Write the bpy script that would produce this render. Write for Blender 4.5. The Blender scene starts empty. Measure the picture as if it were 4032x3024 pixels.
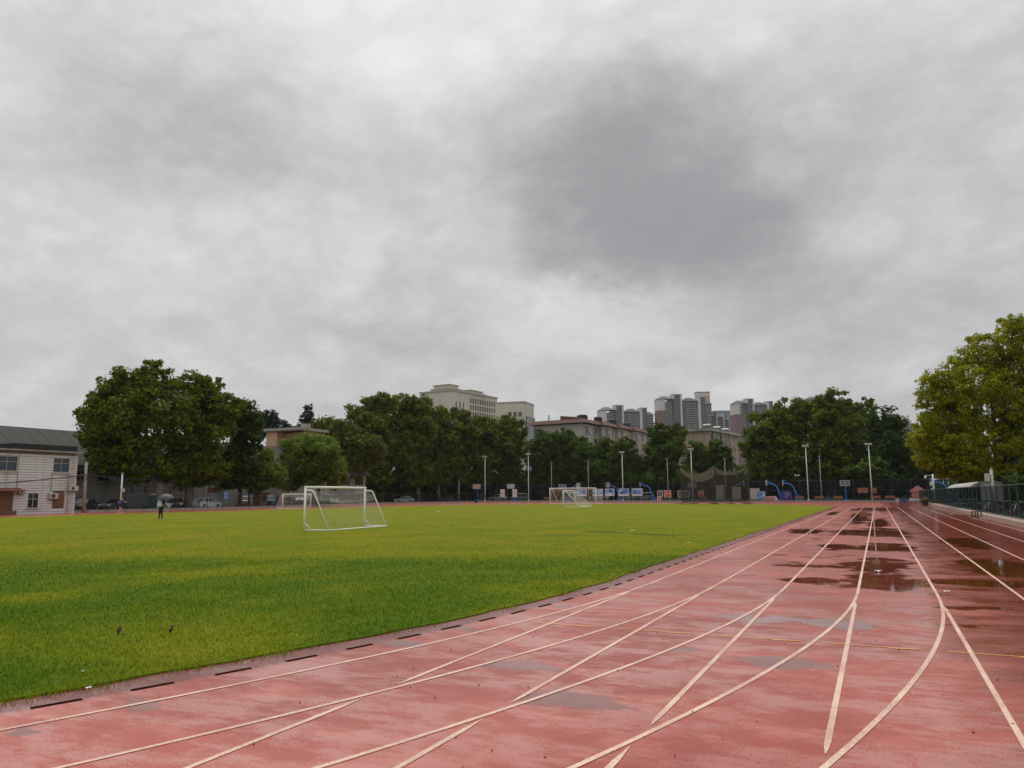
import bpy, bmesh, math, random
import numpy as np
from mathutils import Vector, Matrix, Euler

R = math.radians
sc = bpy.context.scene
COL = sc.collection

# ------------------------------------------------------------------ camera
cam_data = bpy.data.cameras.new('camera')
cam = bpy.data.objects.new('camera', cam_data)
COL.objects.link(cam)
sc.camera = cam
cam_data.sensor_width = 36.0
cam_data.lens = 36.0 * 3028.0 / 4032.0
cam_data.clip_start = 0.1
cam_data.clip_end = 6000.0
YAW, PITCH, ROLL = R(25.165), R(8.208), R(0.35)
cam.matrix_world = (Matrix.Translation((0, 0, 1.68)) @ Matrix.Rotation(YAW, 4, 'Z')
                    @ Matrix.Rotation(math.pi / 2 + PITCH, 4, 'X') @ Matrix.Rotation(-ROLL, 4, 'Z'))

# ------------------------------------------------------------------ node helper
class NT:
    """small wrapper: every call adds a node and returns its first output socket"""
    def __init__(self, tree):
        self.t = tree
    def node(self, kind, props=None, **ins):
        n = self.t.nodes.new(kind)
        for k, v in (props or {}).items():
            setattr(n, k, v)
        for k, v in ins.items():
            key = int(k[1:]) if k[0] == 'i' and k[1:].isdigit() else k.replace('_', ' ')
            self.put(n.inputs[key], v)
        return n
    def put(self, sock, v):
        if isinstance(v, bpy.types.NodeSocket):
            self.t.links.new(v, sock)
        elif isinstance(v, bpy.types.Node):
            self.t.links.new(v.outputs[0], sock)
        else:
            if isinstance(v, (tuple, list)) and len(v) == 3 and sock.type == 'RGBA':
                v = (*v, 1.0)
            sock.default_value = v
    def m(self, op, a, b=0.0, c=None, clamp=False):
        n = self.t.nodes.new('ShaderNodeMath'); n.operation = op; n.use_clamp = clamp
        self.put(n.inputs[0], a); self.put(n.inputs[1], b)
        if c is not None: self.put(n.inputs[2], c)
        return n.outputs[0]
    def v(self, op, a, b=(0, 0, 0)):
        n = self.t.nodes.new('ShaderNodeVectorMath'); n.operation = op
        self.put(n.inputs[0], a); self.put(n.inputs[1], b)
        return n.outputs['Value'] if op in ('LENGTH', 'DOT_PRODUCT', 'DISTANCE') else n.outputs[0]
    def noise(self, vec, scale, detail=4.0, rough=0.55, dist=0.0, col=False):
        n = self.node('ShaderNodeTexNoise', None, Vector=vec, Scale=scale, Detail=detail, Roughness=rough, Distortion=dist)
        return n.outputs['Color'] if col else n.outputs[0]
    def ramp(self, fac, stops, interp='LINEAR'):
        n = self.t.nodes.new('ShaderNodeValToRGB'); e = n.color_ramp.elements
        n.color_ramp.interpolation = interp
        while len(e) < len(stops): e.new(0.5)
        for el, (p, c) in zip(e, stops):
            el.position = p
            el.color = (c, c, c, 1) if isinstance(c, (int, float)) else (*c, 1)
        self.put(n.inputs[0], fac)
        return n.outputs[0]
    def mix(self, fac, a, b, mode='MIX'):
        n = self.t.nodes.new('ShaderNodeMix'); n.data_type = 'RGBA'; n.blend_type = mode
        self.put(n.inputs[0], fac); self.put(n.inputs[6], a); self.put(n.inputs[7], b)
        return n.outputs[2]
    def step(self, x, lo, hi):
        n = self.t.nodes.new('ShaderNodeMapRange'); n.interpolation_type = 'SMOOTHSTEP'
        self.put(n.inputs[0], x); n.inputs[1].default_value = lo; n.inputs[2].default_value = hi
        return n.outputs[0]
    def xyz(self, vec):
        n = self.node('ShaderNodeSeparateXYZ', None, Vector=vec)
        return n.outputs

# ------------------------------------------------------------------ world: overcast sky
SUN_EL, SUN_AZ = R(58), R(-32)        # azimuth from +Y towards +X
world = bpy.data.worlds.new('World')
sc.world = world
world.use_nodes = True
world.cycles.sampling_method = 'MANUAL'; world.cycles.sample_map_resolution = 256
wt = NT(world.node_tree)
for n in list(wt.t.nodes): wt.t.nodes.remove(n)
d = wt.v('NORMALIZE', wt.node('ShaderNodeTexCoord').outputs['Generated'])
dx, dy, dz = wt.xyz(d)
az = wt.m('ARCTAN2', dx, dy)
el = wt.m('ARCSINE', dz)
# cloud deck: noise on a plane overhead, so the clouds shrink towards the horizon
den = wt.m('ADD', wt.m('MAXIMUM', dz, 0.0), 0.16)
plane = wt.node('ShaderNodeCombineXYZ', None, X=wt.m('DIVIDE', dx, den), Y=wt.m('DIVIDE', dy, den), Z=0.37).outputs[0]
warp = wt.v('SUBTRACT', wt.noise(plane, 1.3, 5, 0.55, 0.0, True), (0.5, 0.5, 0.5))
n1 = wt.noise(wt.v('ADD', plane, wt.v('MULTIPLY', warp, (0.7, 0.7, 0.0))), 1.1, 6, 0.56)
bil = wt.v('MULTIPLY', d, (1.0, 1.0, 1.7))
n2 = wt.noise(wt.v('ADD', bil, wt.v('MULTIPLY', wt.v('SUBTRACT', wt.noise(bil, 3.0, 5, 0.6, 0.0, True), (0.5, 0.5, 0.5)), (0.35, 0.35, 0.35))), 4.2, 6, 0.58)
val = wt.m('ADD', wt.m('MULTIPLY', wt.m('SUBTRACT', n1, 0.5), 0.20), wt.m('MULTIPLY', wt.m('SUBTRACT', n2, 0.5), 0.46))
n3 = wt.noise(wt.v('ADD', bil, wt.v('MULTIPLY', warp, (0.12, 0.12, 0.12))), 8.5, 6, 0.6)
puff = wt.m('SUBTRACT', wt.m('MULTIPLY', wt.m('ABSOLUTE', wt.m('SUBTRACT', n3, 0.5)), 2.0), 0.18)
val = wt.m('MULTIPLY_ADD', puff, 0.26, val)
# the large cloud masses: soft banks in azimuth / elevation, their rims broken up by noise
wz = wt.xyz(wt.v('SUBTRACT', wt.noise(bil, 7.0, 6, 0.66, 0.0, True), (0.5, 0.5, 0.5)))
aw = wt.m('ADD', az, wt.m('MULTIPLY', wz[0], 0.17))
ew = wt.m('ADD', el, wt.m('MULTIPLY', wz[1], 0.12))
BANKS = [(-0.225, 0.385, 0.205, 0.125, -0.31), (-0.32, 0.486, 0.131, 0.083, -0.10), (-0.225, 0.33, 0.15, 0.065, -0.15),
         (-0.841, 0.449, 0.185, 0.11, -0.13), (0.086, 0.448, 0.205, 0.136, -0.06), (-0.03, 0.209, 0.172, 0.066, -0.10),
         (-0.53, 0.447, 0.11, 0.05, -0.08), (-0.67, 0.563, 0.235, 0.07, 0.09), (-0.928, 0.25, 0.17, 0.04, 0.09),
         (-0.36, 0.228, 0.15, 0.045, 0.09), (-0.06, 0.418, 0.047, 0.073, 0.04), (-0.774, 0.327, 0.174, 0.05, 0.05)]
for (a0, e0, ra, re, amp) in BANKS:
    qa = wt.m('POWER', wt.m('ABSOLUTE', wt.m('DIVIDE', wt.m('SUBTRACT', aw, a0), ra)), 2.0)
    qe = wt.m('POWER', wt.m('ABSOLUTE', wt.m('DIVIDE', wt.m('SUBTRACT', ew, e0), re)), 2.0)
    g = wt.m('EXPONENT', wt.m('MULTIPLY', wt.m('POWER', wt.m('ADD', qa, qe), 2.0), -0.75))
    val = wt.m('MULTIPLY_ADD', g, amp, val)
lum = wt.m('ADD', 0.565, wt.m('MULTIPLY', val, 0.86))
lum = wt.m('ADD', lum, wt.m('MULTIPLY', wt.step(dz, 0.15, 0.95), 0.25))      # an overcast sky is brightest overhead
lum = wt.m('SMOOTH_MIN', wt.m('SMOOTH_MAX', lum, 0.30, 0.25), 0.95, 0.4)
tint = wt.ramp(lum, [(0.26, (0.965, 0.975, 1.0)), (0.75, (1.0, 0.997, 0.985))])
cloud = wt.mix(1.0, tint, wt.node('ShaderNodeCombineColor', None, Red=lum, Green=lum, Blue=lum).outputs[0], 'MULTIPLY')
sky = wt.node('ShaderNodeTexSky', {'sky_type': 'NISHITA', 'sun_disc': False, 'sun_elevation': SUN_EL,
                                   'sun_rotation': SUN_AZ, 'dust_density': 4.0})
bg_sky = wt.node('ShaderNodeBackground', None, Color=sky.outputs[0], Strength=0.08)
bg_cloud = wt.node('ShaderNodeBackground', None, Color=cloud, Strength=1.0)
mixw = wt.node('ShaderNodeMixShader', None, i0=0.94, i1=bg_sky.outputs[0], i2=bg_cloud.outputs[0])
wt.t.links.new(mixw.outputs[0], wt.node('ShaderNodeOutputWorld').inputs[0])

sun_data = bpy.data.lights.new('sun', 'SUN')
sun_data.energy = 1.5
sun_data.angle = R(40)
sun_data.color = (1.0, 0.97, 0.92)
sun = bpy.data.objects.new('sun', sun_data)
COL.objects.link(sun)
sdir = Vector((math.sin(SUN_AZ) * math.cos(SUN_EL), math.cos(SUN_AZ) * math.cos(SUN_EL), math.sin(SUN_EL)))
sun.rotation_euler = sdir.to_track_quat('Z', 'Y').to_euler()

vs = sc.view_settings
vs.view_transform = 'Standard'; vs.look = 'None'; vs.gamma = 1.0; vs.exposure = 0.12
vs.use_curve_mapping = False
cy = sc.cycles
cy.max_bounces = 6; cy.diffuse_bounces = 3; cy.glossy_bounces = 3; cy.transmission_bounces = 3
cy.transparent_max_bounces = 14; cy.volume_bounces = 0
cy.caustics_reflective = False; cy.caustics_refractive = False
cy.use_denoising = True

# ------------------------------------------------------------------ materials
MATS = {}
def principled(name):
    m = bpy.data.materials.new(name); m.use_nodes = True
    t = NT(m.node_tree)
    bs = m.node_tree.nodes['Principled BSDF']
    MATS[name] = m
    return m, t, bs
def mat(name, col, rough=0.6, var=0.12, scale=3.0, metal=0.0, spec=0.5, bump=0.0, bscale=30.0, dirt=None, dirt_scale=0.6, dirt_amt=0.5):
    """plain painted / stone / metal surface with mottling, optional stains and relief"""
    m, t, bs = principled(name)
    pos = t.node('ShaderNodeTexCoord').outputs['Object']
    n = t.noise(pos, scale, 5, 0.6)
    f = t.m('ADD', 1.0 - var, t.m('MULTIPLY', n, 2 * var))
    c = t.mix(1.0, (*col, 1), t.node('ShaderNodeCombineColor', None, Red=f, Green=f, Blue=f).outputs[0], 'MULTIPLY')
    if dirt:
        msk = t.step(t.noise(t.v('MULTIPLY', pos, (1, 1, 0.25)), dirt_scale, 6, 0.65), 0.48, 0.7)
        c = t.mix(t.m('MULTIPLY', msk, dirt_amt), c, (*dirt, 1))
    t.put(bs.inputs['Base Color'], c)
    t.put(bs.inputs['Roughness'], t.m('ADD', rough - 0.08, t.m('MULTIPLY', n, 0.16)))
    bs.inputs['Metallic'].default_value = metal
    bs.inputs['Specular IOR Level'].default_value = spec
    if bump:
        b = t.node('ShaderNodeBump', None, Strength=bump, Distance=0.02, Height=t.noise(pos, bscale, 4, 0.6))
        t.put(bs.inputs['Normal'], b.outputs[0])
    return m
def net_mat(name, col, opacity, rough=0.8, patch=0.0):
    """fine woven net: threads far below a pixel, so a share of the light passes straight through"""
    m, t, bs = principled(name)
    pos = t.node('ShaderNodeTexCoord').outputs['Object']
    n = t.noise(pos, 1.7, 4, 0.6)
    bs.inputs['Base Color'].default_value = (*col, 1)
    bs.inputs['Roughness'].default_value = rough
    bs.inputs['Specular IOR Level'].default_value = 0.0
    tr = t.node('ShaderNodeBsdfTransparent')
    op = t.m('ADD', opacity - patch / 2, t.m('MULTIPLY', n, patch), clamp=True)
    mx = t.node('ShaderNodeMixShader', None, i0=op, i1=tr.outputs[0], i2=bs.outputs[0])
    out = [q for q in m.node_tree.nodes if q.type == 'OUTPUT_MATERIAL'][0]
    m.node_tree.links.new(mx.outputs[0], out.inputs[0])
    return m
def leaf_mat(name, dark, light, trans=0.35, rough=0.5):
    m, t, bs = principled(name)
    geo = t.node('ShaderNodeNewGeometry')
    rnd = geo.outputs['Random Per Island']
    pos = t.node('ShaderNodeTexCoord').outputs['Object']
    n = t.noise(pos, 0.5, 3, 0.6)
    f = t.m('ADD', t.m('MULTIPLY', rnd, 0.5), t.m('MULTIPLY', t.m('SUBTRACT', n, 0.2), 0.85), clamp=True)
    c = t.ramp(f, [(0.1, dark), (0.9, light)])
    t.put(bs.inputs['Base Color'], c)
    bs.inputs['Roughness'].default_value = rough
    bs.inputs['Specular IOR Level'].default_value = 0.08
    tl = t.node('ShaderNodeBsdfTranslucent', None, Color=t.mix(1.0, c, (0.95, 1.0, 0.55, 1), 'MULTIPLY'))
    mx = t.node('ShaderNodeMixShader', None, i0=trans, i1=bs.outputs[0], i2=tl.outputs[0])
    out = [q for q in m.node_tree.nodes if q.type == 'OUTPUT_MATERIAL'][0]
    m.node_tree.links.new(mx.outputs[0], out.inputs[0])
    return m

# ------------------------------------------------------------------ mesh helper
class MB:
    def __init__(self):
        self.v = []; self.f = []; self.mi = []; self.cur = 0
    def add(self, vs, fs):
        o = len(self.v)
        self.v += [tuple(p) for p in vs]
        self.f += [tuple(i + o for i in f) for f in fs]
        self.mi += [self.cur] * len(fs)
        return self
    def box(self, c, s, rot=None, taper=None):
        x, y, z = s[0] / 2, s[1] / 2, s[2] / 2
        tx, ty = taper or (1, 1)
        P = [(-x, -y, -z), (x, -y, -z), (x, y, -z), (-x, y, -z), (-x * tx, -y * ty, z), (x * tx, -y * ty, z), (x * tx, y * ty, z), (-x * tx, y * ty, z)]
        if rot is not None:
            e = Euler(rot).to_matrix(); P = [e @ Vector(p) for p in P]
        P = [(p[0] + c[0], p[1] + c[1], p[2] + c[2]) for p in P]
        return self.add(P, [(3, 2, 1, 0), (4, 5, 6, 7), (0, 1, 5, 4), (1, 2, 6, 5), (2, 3, 7, 6), (3, 0, 4, 7)])
    def bb(self, x0, x1, y0, y1, z0, z1):
        return self.box(((x0 + x1) / 2, (y0 + y1) / 2, (z0 + z1) / 2), (abs(x1 - x0), abs(y1 - y0), abs(z1 - z0)))
    def tube(self, pts, rad, n=8, cap=True, closed=False):
        pts = [Vector(p) for p in pts]
        if not isinstance(rad, (list, tuple)): rad = [rad] * len(pts)
        rings = []; up = None
        for i, p in enumerate(pts):
            if closed: t = pts[(i + 1) % len(pts)] - pts[i - 1]
            else: t = pts[min(i + 1, len(pts) - 1)] - pts[max(i - 1, 0)]
            t = t.normalized() if t.length > 1e-9 else Vector((0, 0, 1))
            if up is None:
                up = Vector((0, 0, 1)) if abs(t.z) < 0.9 else Vector((1, 0, 0))
            a = t.cross(up)
            if a.length < 1e-6: a = t.cross(Vector((0.3, 1, 0.2)))
            a.normalize(); b = a.cross(t).normalized(); up = b
            rings.append([p + (a * math.cos(2 * math.pi * k / n) + b * math.sin(2 * math.pi * k / n)) * rad[i] for k in range(n)])
        vs = [q for r in rings for q in r]; fs = []
        m = len(pts)
        for i in range(m if closed else m - 1):
            j = (i + 1) % m
            for k in range(n):
                fs.append((i * n + k, i * n + (k + 1) % n, j * n + (k + 1) % n, j * n + k))
        if cap and not closed:
            fs.append(tuple(range(n))[::-1]); fs.append(tuple((m - 1) * n + k for k in range(n)))
        return self.add(vs, fs)
    def loft(self, rings, cap=True):
        n = len(rings[0]); vs = [p for r in rings for p in r]; fs = []
        for i in range(len(rings) - 1):
            for k in range(n):
                fs.append((i * n + k, i * n + (k + 1) % n, (i + 1) * n + (k + 1) % n, (i + 1) * n + k))
        if cap:
            fs.append(tuple(range(n))[::-1]); fs.append(tuple((len(rings) - 1) * n + k for k in range(n)))
        return self.add(vs, fs)
    def prism(self, poly, x0, x1, axis='x'):
        """poly in the plane across the axis, extruded from x0 to x1"""
        if axis == 'x': f = lambda p, t: (t, p[0], p[1])
        elif axis == 'y': f = lambda p, t: (p[0], t, p[1])
        else: f = lambda p, t: (p[0], p[1], t)
        return self.loft([[f(p, x0) for p in poly], [f(p, x1) for p in poly]])
    def grid(self, fn, nu, nv):
        vs = [fn(i / nu, j / nv) for j in range(nv + 1) for i in range(nu + 1)]
        fs = [(j * (nu + 1) + i, j * (nu + 1) + i + 1, (j + 1) * (nu + 1) + i + 1, (j + 1) * (nu + 1) + i) for j in range(nv) for i in range(nu)]
        return self.add(vs, fs)
    def mesh(self, name, mats, smooth=False):
        me = bpy.data.meshes.new(name)
        me.from_pydata(self.v, [], self.f)
        if not isinstance(mats, (list, tuple)): mats = [mats]
        for m in mats: me.materials.append(MATS[m] if isinstance(m, str) else m)
        if len(mats) > 1: me.polygons.foreach_set('material_index', self.mi)
        if smooth: me.polygons.foreach_set('use_smooth', [True] * len(me.polygons))
        bm = bmesh.new(); bm.from_mesh(me); bmesh.ops.recalc_face_normals(bm, faces=bm.faces); bm.to_mesh(me); bm.free()
        me.update()
        return me
    def build(self, name, mats, parent=None, smooth=False, loc=None, rotz=0.0, **tags):
        return put(name, self.mesh(name, mats, smooth), parent, loc, rotz, **tags)
def put(name, data, parent=None, loc=None, rotz=0.0, label=None, category=None, group=None, kind=None, rot=None):
    o = bpy.data.objects.new(name, data)
    COL.objects.link(o)
    o.parent = parent
    if loc is not None: o.location = loc
    o.rotation_euler = rot if rot is not None else (0, 0, rotz)
    if label: o['label'] = label
    if category: o['category'] = category
    if group: o['group'] = group
    if kind: o['kind'] = kind
    return o
def thing(name, loc, rotz=0.0, label=None, category=None, group=None, kind=None):
    return put(name, None, None, loc, rotz, label, category, group, kind)
def copy_tree(o, parent=None):
    c = o.copy(); COL.objects.link(c); c.parent = parent
    for ch in [q for q in KIDS.get(o.name, [])]:
        copy_tree(ch, c)
    return c
KIDS = {}
def index_children(root):
    """remember a finished thing's parts so that copies can be made in a loop"""
    KIDS.clear()
    for q in COL.objects:
        if q.parent: KIDS.setdefault(q.parent.name, []).append(q)
def relabel(o, label, group=None):
    o['label'] = label
    if group: o['group'] = group

mat('white_paint', (0.86, 0.86, 0.82), 0.4, 0.05, dirt=(0.35, 0.24, 0.14), dirt_scale=1.5, dirt_amt=0.18)
mat('white_metal', (0.78, 0.79, 0.78), 0.35, 0.05)
mat('grey_metal', (0.42, 0.43, 0.43), 0.45, 0.1, metal=0.3)
mat('dark_metal', (0.05, 0.055, 0.055), 0.5, 0.15)
mat('green_metal', (0.035, 0.07, 0.062), 0.5, 0.15)
mat('black_rubber', (0.02, 0.02, 0.02), 0.7, 0.2)
mat('black_cloth', (0.014, 0.014, 0.017), 0.85, 0.2)
mat('blue_paint', (0.03, 0.20, 0.55), 0.4, 0.1)
mat('concrete', (0.36, 0.335, 0.30), 0.8, 0.18, 1.2, bump=0.3, dirt=(0.10, 0.085, 0.065), dirt_amt=0.6)
mat('concrete_light', (0.50, 0.46, 0.40), 0.8, 0.15, 1.2, bump=0.3, dirt=(0.12, 0.10, 0.075), dirt_amt=0.5)
mat('dark_glass', (0.015, 0.02, 0.028), 0.08, 0.1, spec=0.8)
mat('rust_wood', (0.16, 0.085, 0.045), 0.75, 0.25, 4.0)
mat('orange_wood', (0.26, 0.125, 0.06), 0.6, 0.2, 4.0)

# ------------------------------------------------------------------ ground, track, field
def track_material():
    m, t, bs = principled('wet_track')
    pos = t.node('ShaderNodeTexCoord').outputs['Object']
    sx, sy, sz = t.xyz(pos)
    fine = t.noise(pos, 60.0, 3, 0.6)
    grain = t.noise(pos, 220.0, 2, 0.6)
    med = t.noise(t.v('MULTIPLY', pos, (0.9, 1.5, 1)), 0.9, 6, 0.6)
    big = t.noise(pos, 0.22, 4, 0.55)
    # water standing in hollows: banks of shallow depressions plus a general unevenness
    w = t.v('SUBTRACT', t.noise(pos, 0.9, 6, 0.65, 0.0, True), (0.5, 0.5, 0.5))
    wp = t.v('ADD', t.v('MULTIPLY', pos, (1, 1, 0)), t.v('MULTIPLY', w, (1.5, 1.1, 0)))
    HOLLOWS = [(-0.06, 16.47, 0.68, 1.25), (-0.15, 19.93, 0.65, 1.42), (-0.03, 22.09, 0.57, 0.53), (0.02, 27.0, 0.64, 1.7), (-1.27, 26.77, 0.44, 1.45),
               (-0.38, 36.91, 1.22, 3.06), (-0.03, 48.64, 0.45, 6.34), (-3.12, 37.39, 0.69, 2.62), (-1.45, 19.54, 0.61, 0.35), (-1.23, 16.41, 0.51, 0.5),
               (1.6, 17.02, 0.8, 0.54), (2.34, 21.13, 0.6, 1.95), (1.27, 13.36, 0.59, 0.24), (0.95, 11.53, 0.38, 0.27), (-1.25, 64.03, 0.57, 14.33),
               (-3.57, 70.61, 0.46, 7.37), (-0.54, 11.21, 0.46, 0.68), (-1.81, 11.1, 0.73, 0.7), (-1.96, 8.63, 0.3, 0.2), (-0.9, 8.4, 0.6, 0.4),
               (-4.74, 8.95, 0.25, 0.18), (-4.5, 11.22, 0.23, 0.28), (-5.01, 7.79, 0.41, 0.23), (-5.6, 4.7, 0.51, 0.21), (-5.85, 3.9, 0.25, 0.15),
               (-0.3, 90.0, 3.0, 12.0), (2.6, 30.0, 0.5, 3.0), (-3.2, 7.2, 0.6, 0.35), (-2.3, 6.2, 0.5, 0.3)]
    best = None
    for (cx, cyy, rx, ry) in HOLLOWS:
        q = t.v('LENGTH', t.v('MULTIPLY', t.v('SUBTRACT', wp, (cx, cyy, 0)), (1 / rx, 1 / ry, 0)))
        best = q if best is None else t.m('MINIMUM', best, q)
    hollow = t.m('SUBTRACT', 1.0, best)                                  # >0 inside
    rel = t.m('MULTIPLY', t.m('SUBTRACT', t.noise(t.v('MULTIPLY', pos, (0.75, 0.75, 1)), 0.8, 8, 0.64), 0.5), 2.2)
    zone = t.m('MULTIPLY', t.m('MULTIPLY', t.step(sy, 12.0, 17.0), t.step(sy, 95.0, 60.0)), t.step(sx, -4.2, -2.5))
    water = t.m('ADD', t.m('MAXIMUM', t.m('MULTIPLY', hollow, 0.8), -0.55), t.m('MULTIPLY', rel, 1.25))
    water = t.m('MULTIPLY_ADD', zone, 0.46, water)
    water = t.m('ADD', water, t.m('MULTIPLY', t.m('SUBTRACT', fine, 0.5), 0.5))
    pud = t.step(water, 0.16, 0.40)
    med2 = t.noise(t.v('MULTIPLY', pos, (1.0, 1.7, 1)), 2.6, 6, 0.66)
    med3 = t.noise(t.v('MULTIPLY', pos, (0.6, 2.2, 1)), 6.0, 5, 0.68)
    film = t.step(t.m('ADD', t.m('ADD', t.m('MULTIPLY', med, 0.46), t.m('ADD', t.m('MULTIPLY', med2, 0.32), t.m('MULTIPLY', med3, 0.22))), t.m('MULTIPLY', t.m('SUBTRACT', fine, 0.5), 0.42)), 0.475, 0.55)   # thin wet film between grains
    outer = t.step(t.m('ADD', sx, t.m('MULTIPLY', t.m('SUBTRACT', med, 0.5), 3.0)), 0.0, 2.0)      # outer lanes, where the tree's dark reflection is painted in
    base = t.mix(t.step(big, 0.38, 0.62), (0.34, 0.044, 0.026, 1), (0.48, 0.090, 0.058, 1))
    base = t.mix(t.m('MULTIPLY', outer, 0.9), base, (0.145, 0.015, 0.006, 1))  # dark red here paints the tree's reflection into the colour
    base = t.mix(t.m('MULTIPLY', t.step(t.m('ADD', t.m('MULTIPLY', grain, 0.5), t.m('MULTIPLY', fine, 0.5)), 0.45, 0.60), 0.7), base, (0.16, 0.030, 0.022, 1))
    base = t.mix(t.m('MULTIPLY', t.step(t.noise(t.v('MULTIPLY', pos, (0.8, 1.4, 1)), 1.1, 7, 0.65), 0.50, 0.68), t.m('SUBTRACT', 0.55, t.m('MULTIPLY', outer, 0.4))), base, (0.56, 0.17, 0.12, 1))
    base = t.mix(t.m('MULTIPLY', film, t.m('SUBTRACT', 0.50, t.m('MULTIPLY', outer, 0.46))), base, (0.58, 0.215, 0.165, 1))  # pale sheen of the wet film, painted into the base colour
    # a strip of darker, unworn rubber along the inside edge
    qy = t.m('MINIMUM', t.m('MAXIMUM', sy, TAN0), TAN1)
    rr = t.m('SQRT', t.m('ADD', t.m('POWER', t.m('ABSOLUTE', t.m('SUBTRACT', sx, CX)), 2.0), t.m('POWER', t.m('ABSOLUTE', t.m('SUBTRACT', sy, qy)), 2.0)))
    inner = t.step(t.m('ADD', rr, t.m('MULTIPLY', t.m('SUBTRACT', med2, 0.5), 0.16)), 32.66, 32.50)
    base = t.mix(t.m('MULTIPLY', inner, 0.8), base, (0.115, 0.022, 0.019, 1))
    base = t.mix(t.m('MULTIPLY', pud, 0.6), base, (0.085, 0.012, 0.007, 1))
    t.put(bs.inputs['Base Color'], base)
    rgh = t.m('SUBTRACT', 0.36, t.m('MULTIPLY', film, 0.20))
    rgh = t.m('ADD', t.m('MULTIPLY', rgh, t.m('SUBTRACT', 1.0, pud)), t.m('MULTIPLY', pud, 0.035))
    spec = t.m('MULTIPLY', t.m('ADD', 0.35, t.m('MULTIPLY', film, 0.75)), t.m('SUBTRACT', 1.0, t.m('MULTIPLY', outer, 0.85)))  # specular cut in the outer lanes, so the painted reflection stays dark
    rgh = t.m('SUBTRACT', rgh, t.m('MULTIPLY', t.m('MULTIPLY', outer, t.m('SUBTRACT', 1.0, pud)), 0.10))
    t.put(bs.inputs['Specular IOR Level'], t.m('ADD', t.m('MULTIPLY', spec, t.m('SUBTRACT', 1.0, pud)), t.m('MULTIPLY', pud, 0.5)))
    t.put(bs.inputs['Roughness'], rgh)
    hgt = t.m('ADD', t.m('MULTIPLY', fine, 0.5), t.m('MULTIPLY', grain, 0.5))
    bstr = t.m('MULTIPLY', t.m('SUBTRACT', 1.0, pud), t.m('SUBTRACT', 0.26, t.m('MULTIPLY', film, 0.20)))
    b = t.node('ShaderNodeBump', None, Strength=bstr, Distance=0.006, Height=hgt)
    t.put(bs.inputs['Normal'], b.outputs[0])
    return m
CX, TAN0, TAN1, RG = -37.1, 14.8, 100.8, 32.2
track_material()

def line_material(name, col, worn):
    m, t, bs = principled(name)
    pos = t.node('ShaderNodeTexCoord').outputs['Object']
    wear = t.step(t.m('ADD', t.m('MULTIPLY', t.noise(pos, 42.0, 5, 0.75), 0.8), t.m('MULTIPLY', t.noise(pos, 1.1, 5, 0.6), 0.5)), 0.56, 0.74)
    c = t.mix(t.m('MULTIPLY', wear, worn), (*col, 1), (0.46, 0.20, 0.15, 1))
    t.put(bs.inputs['Base Color'], c)
    bs.inputs['Roughness'].default_value = 0.42
    b = t.node('ShaderNodeBump', None, Strength=0.4, Distance=0.004, Height=t.noise(pos, 130.0, 3, 0.6))
    t.put(bs.inputs['Normal'], b.outputs[0])
line_material('lane_paint', (0.80, 0.57, 0.43), 0.72)
line_material('orange_paint', (0.80, 0.36, 0.05), 0.35)

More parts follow.
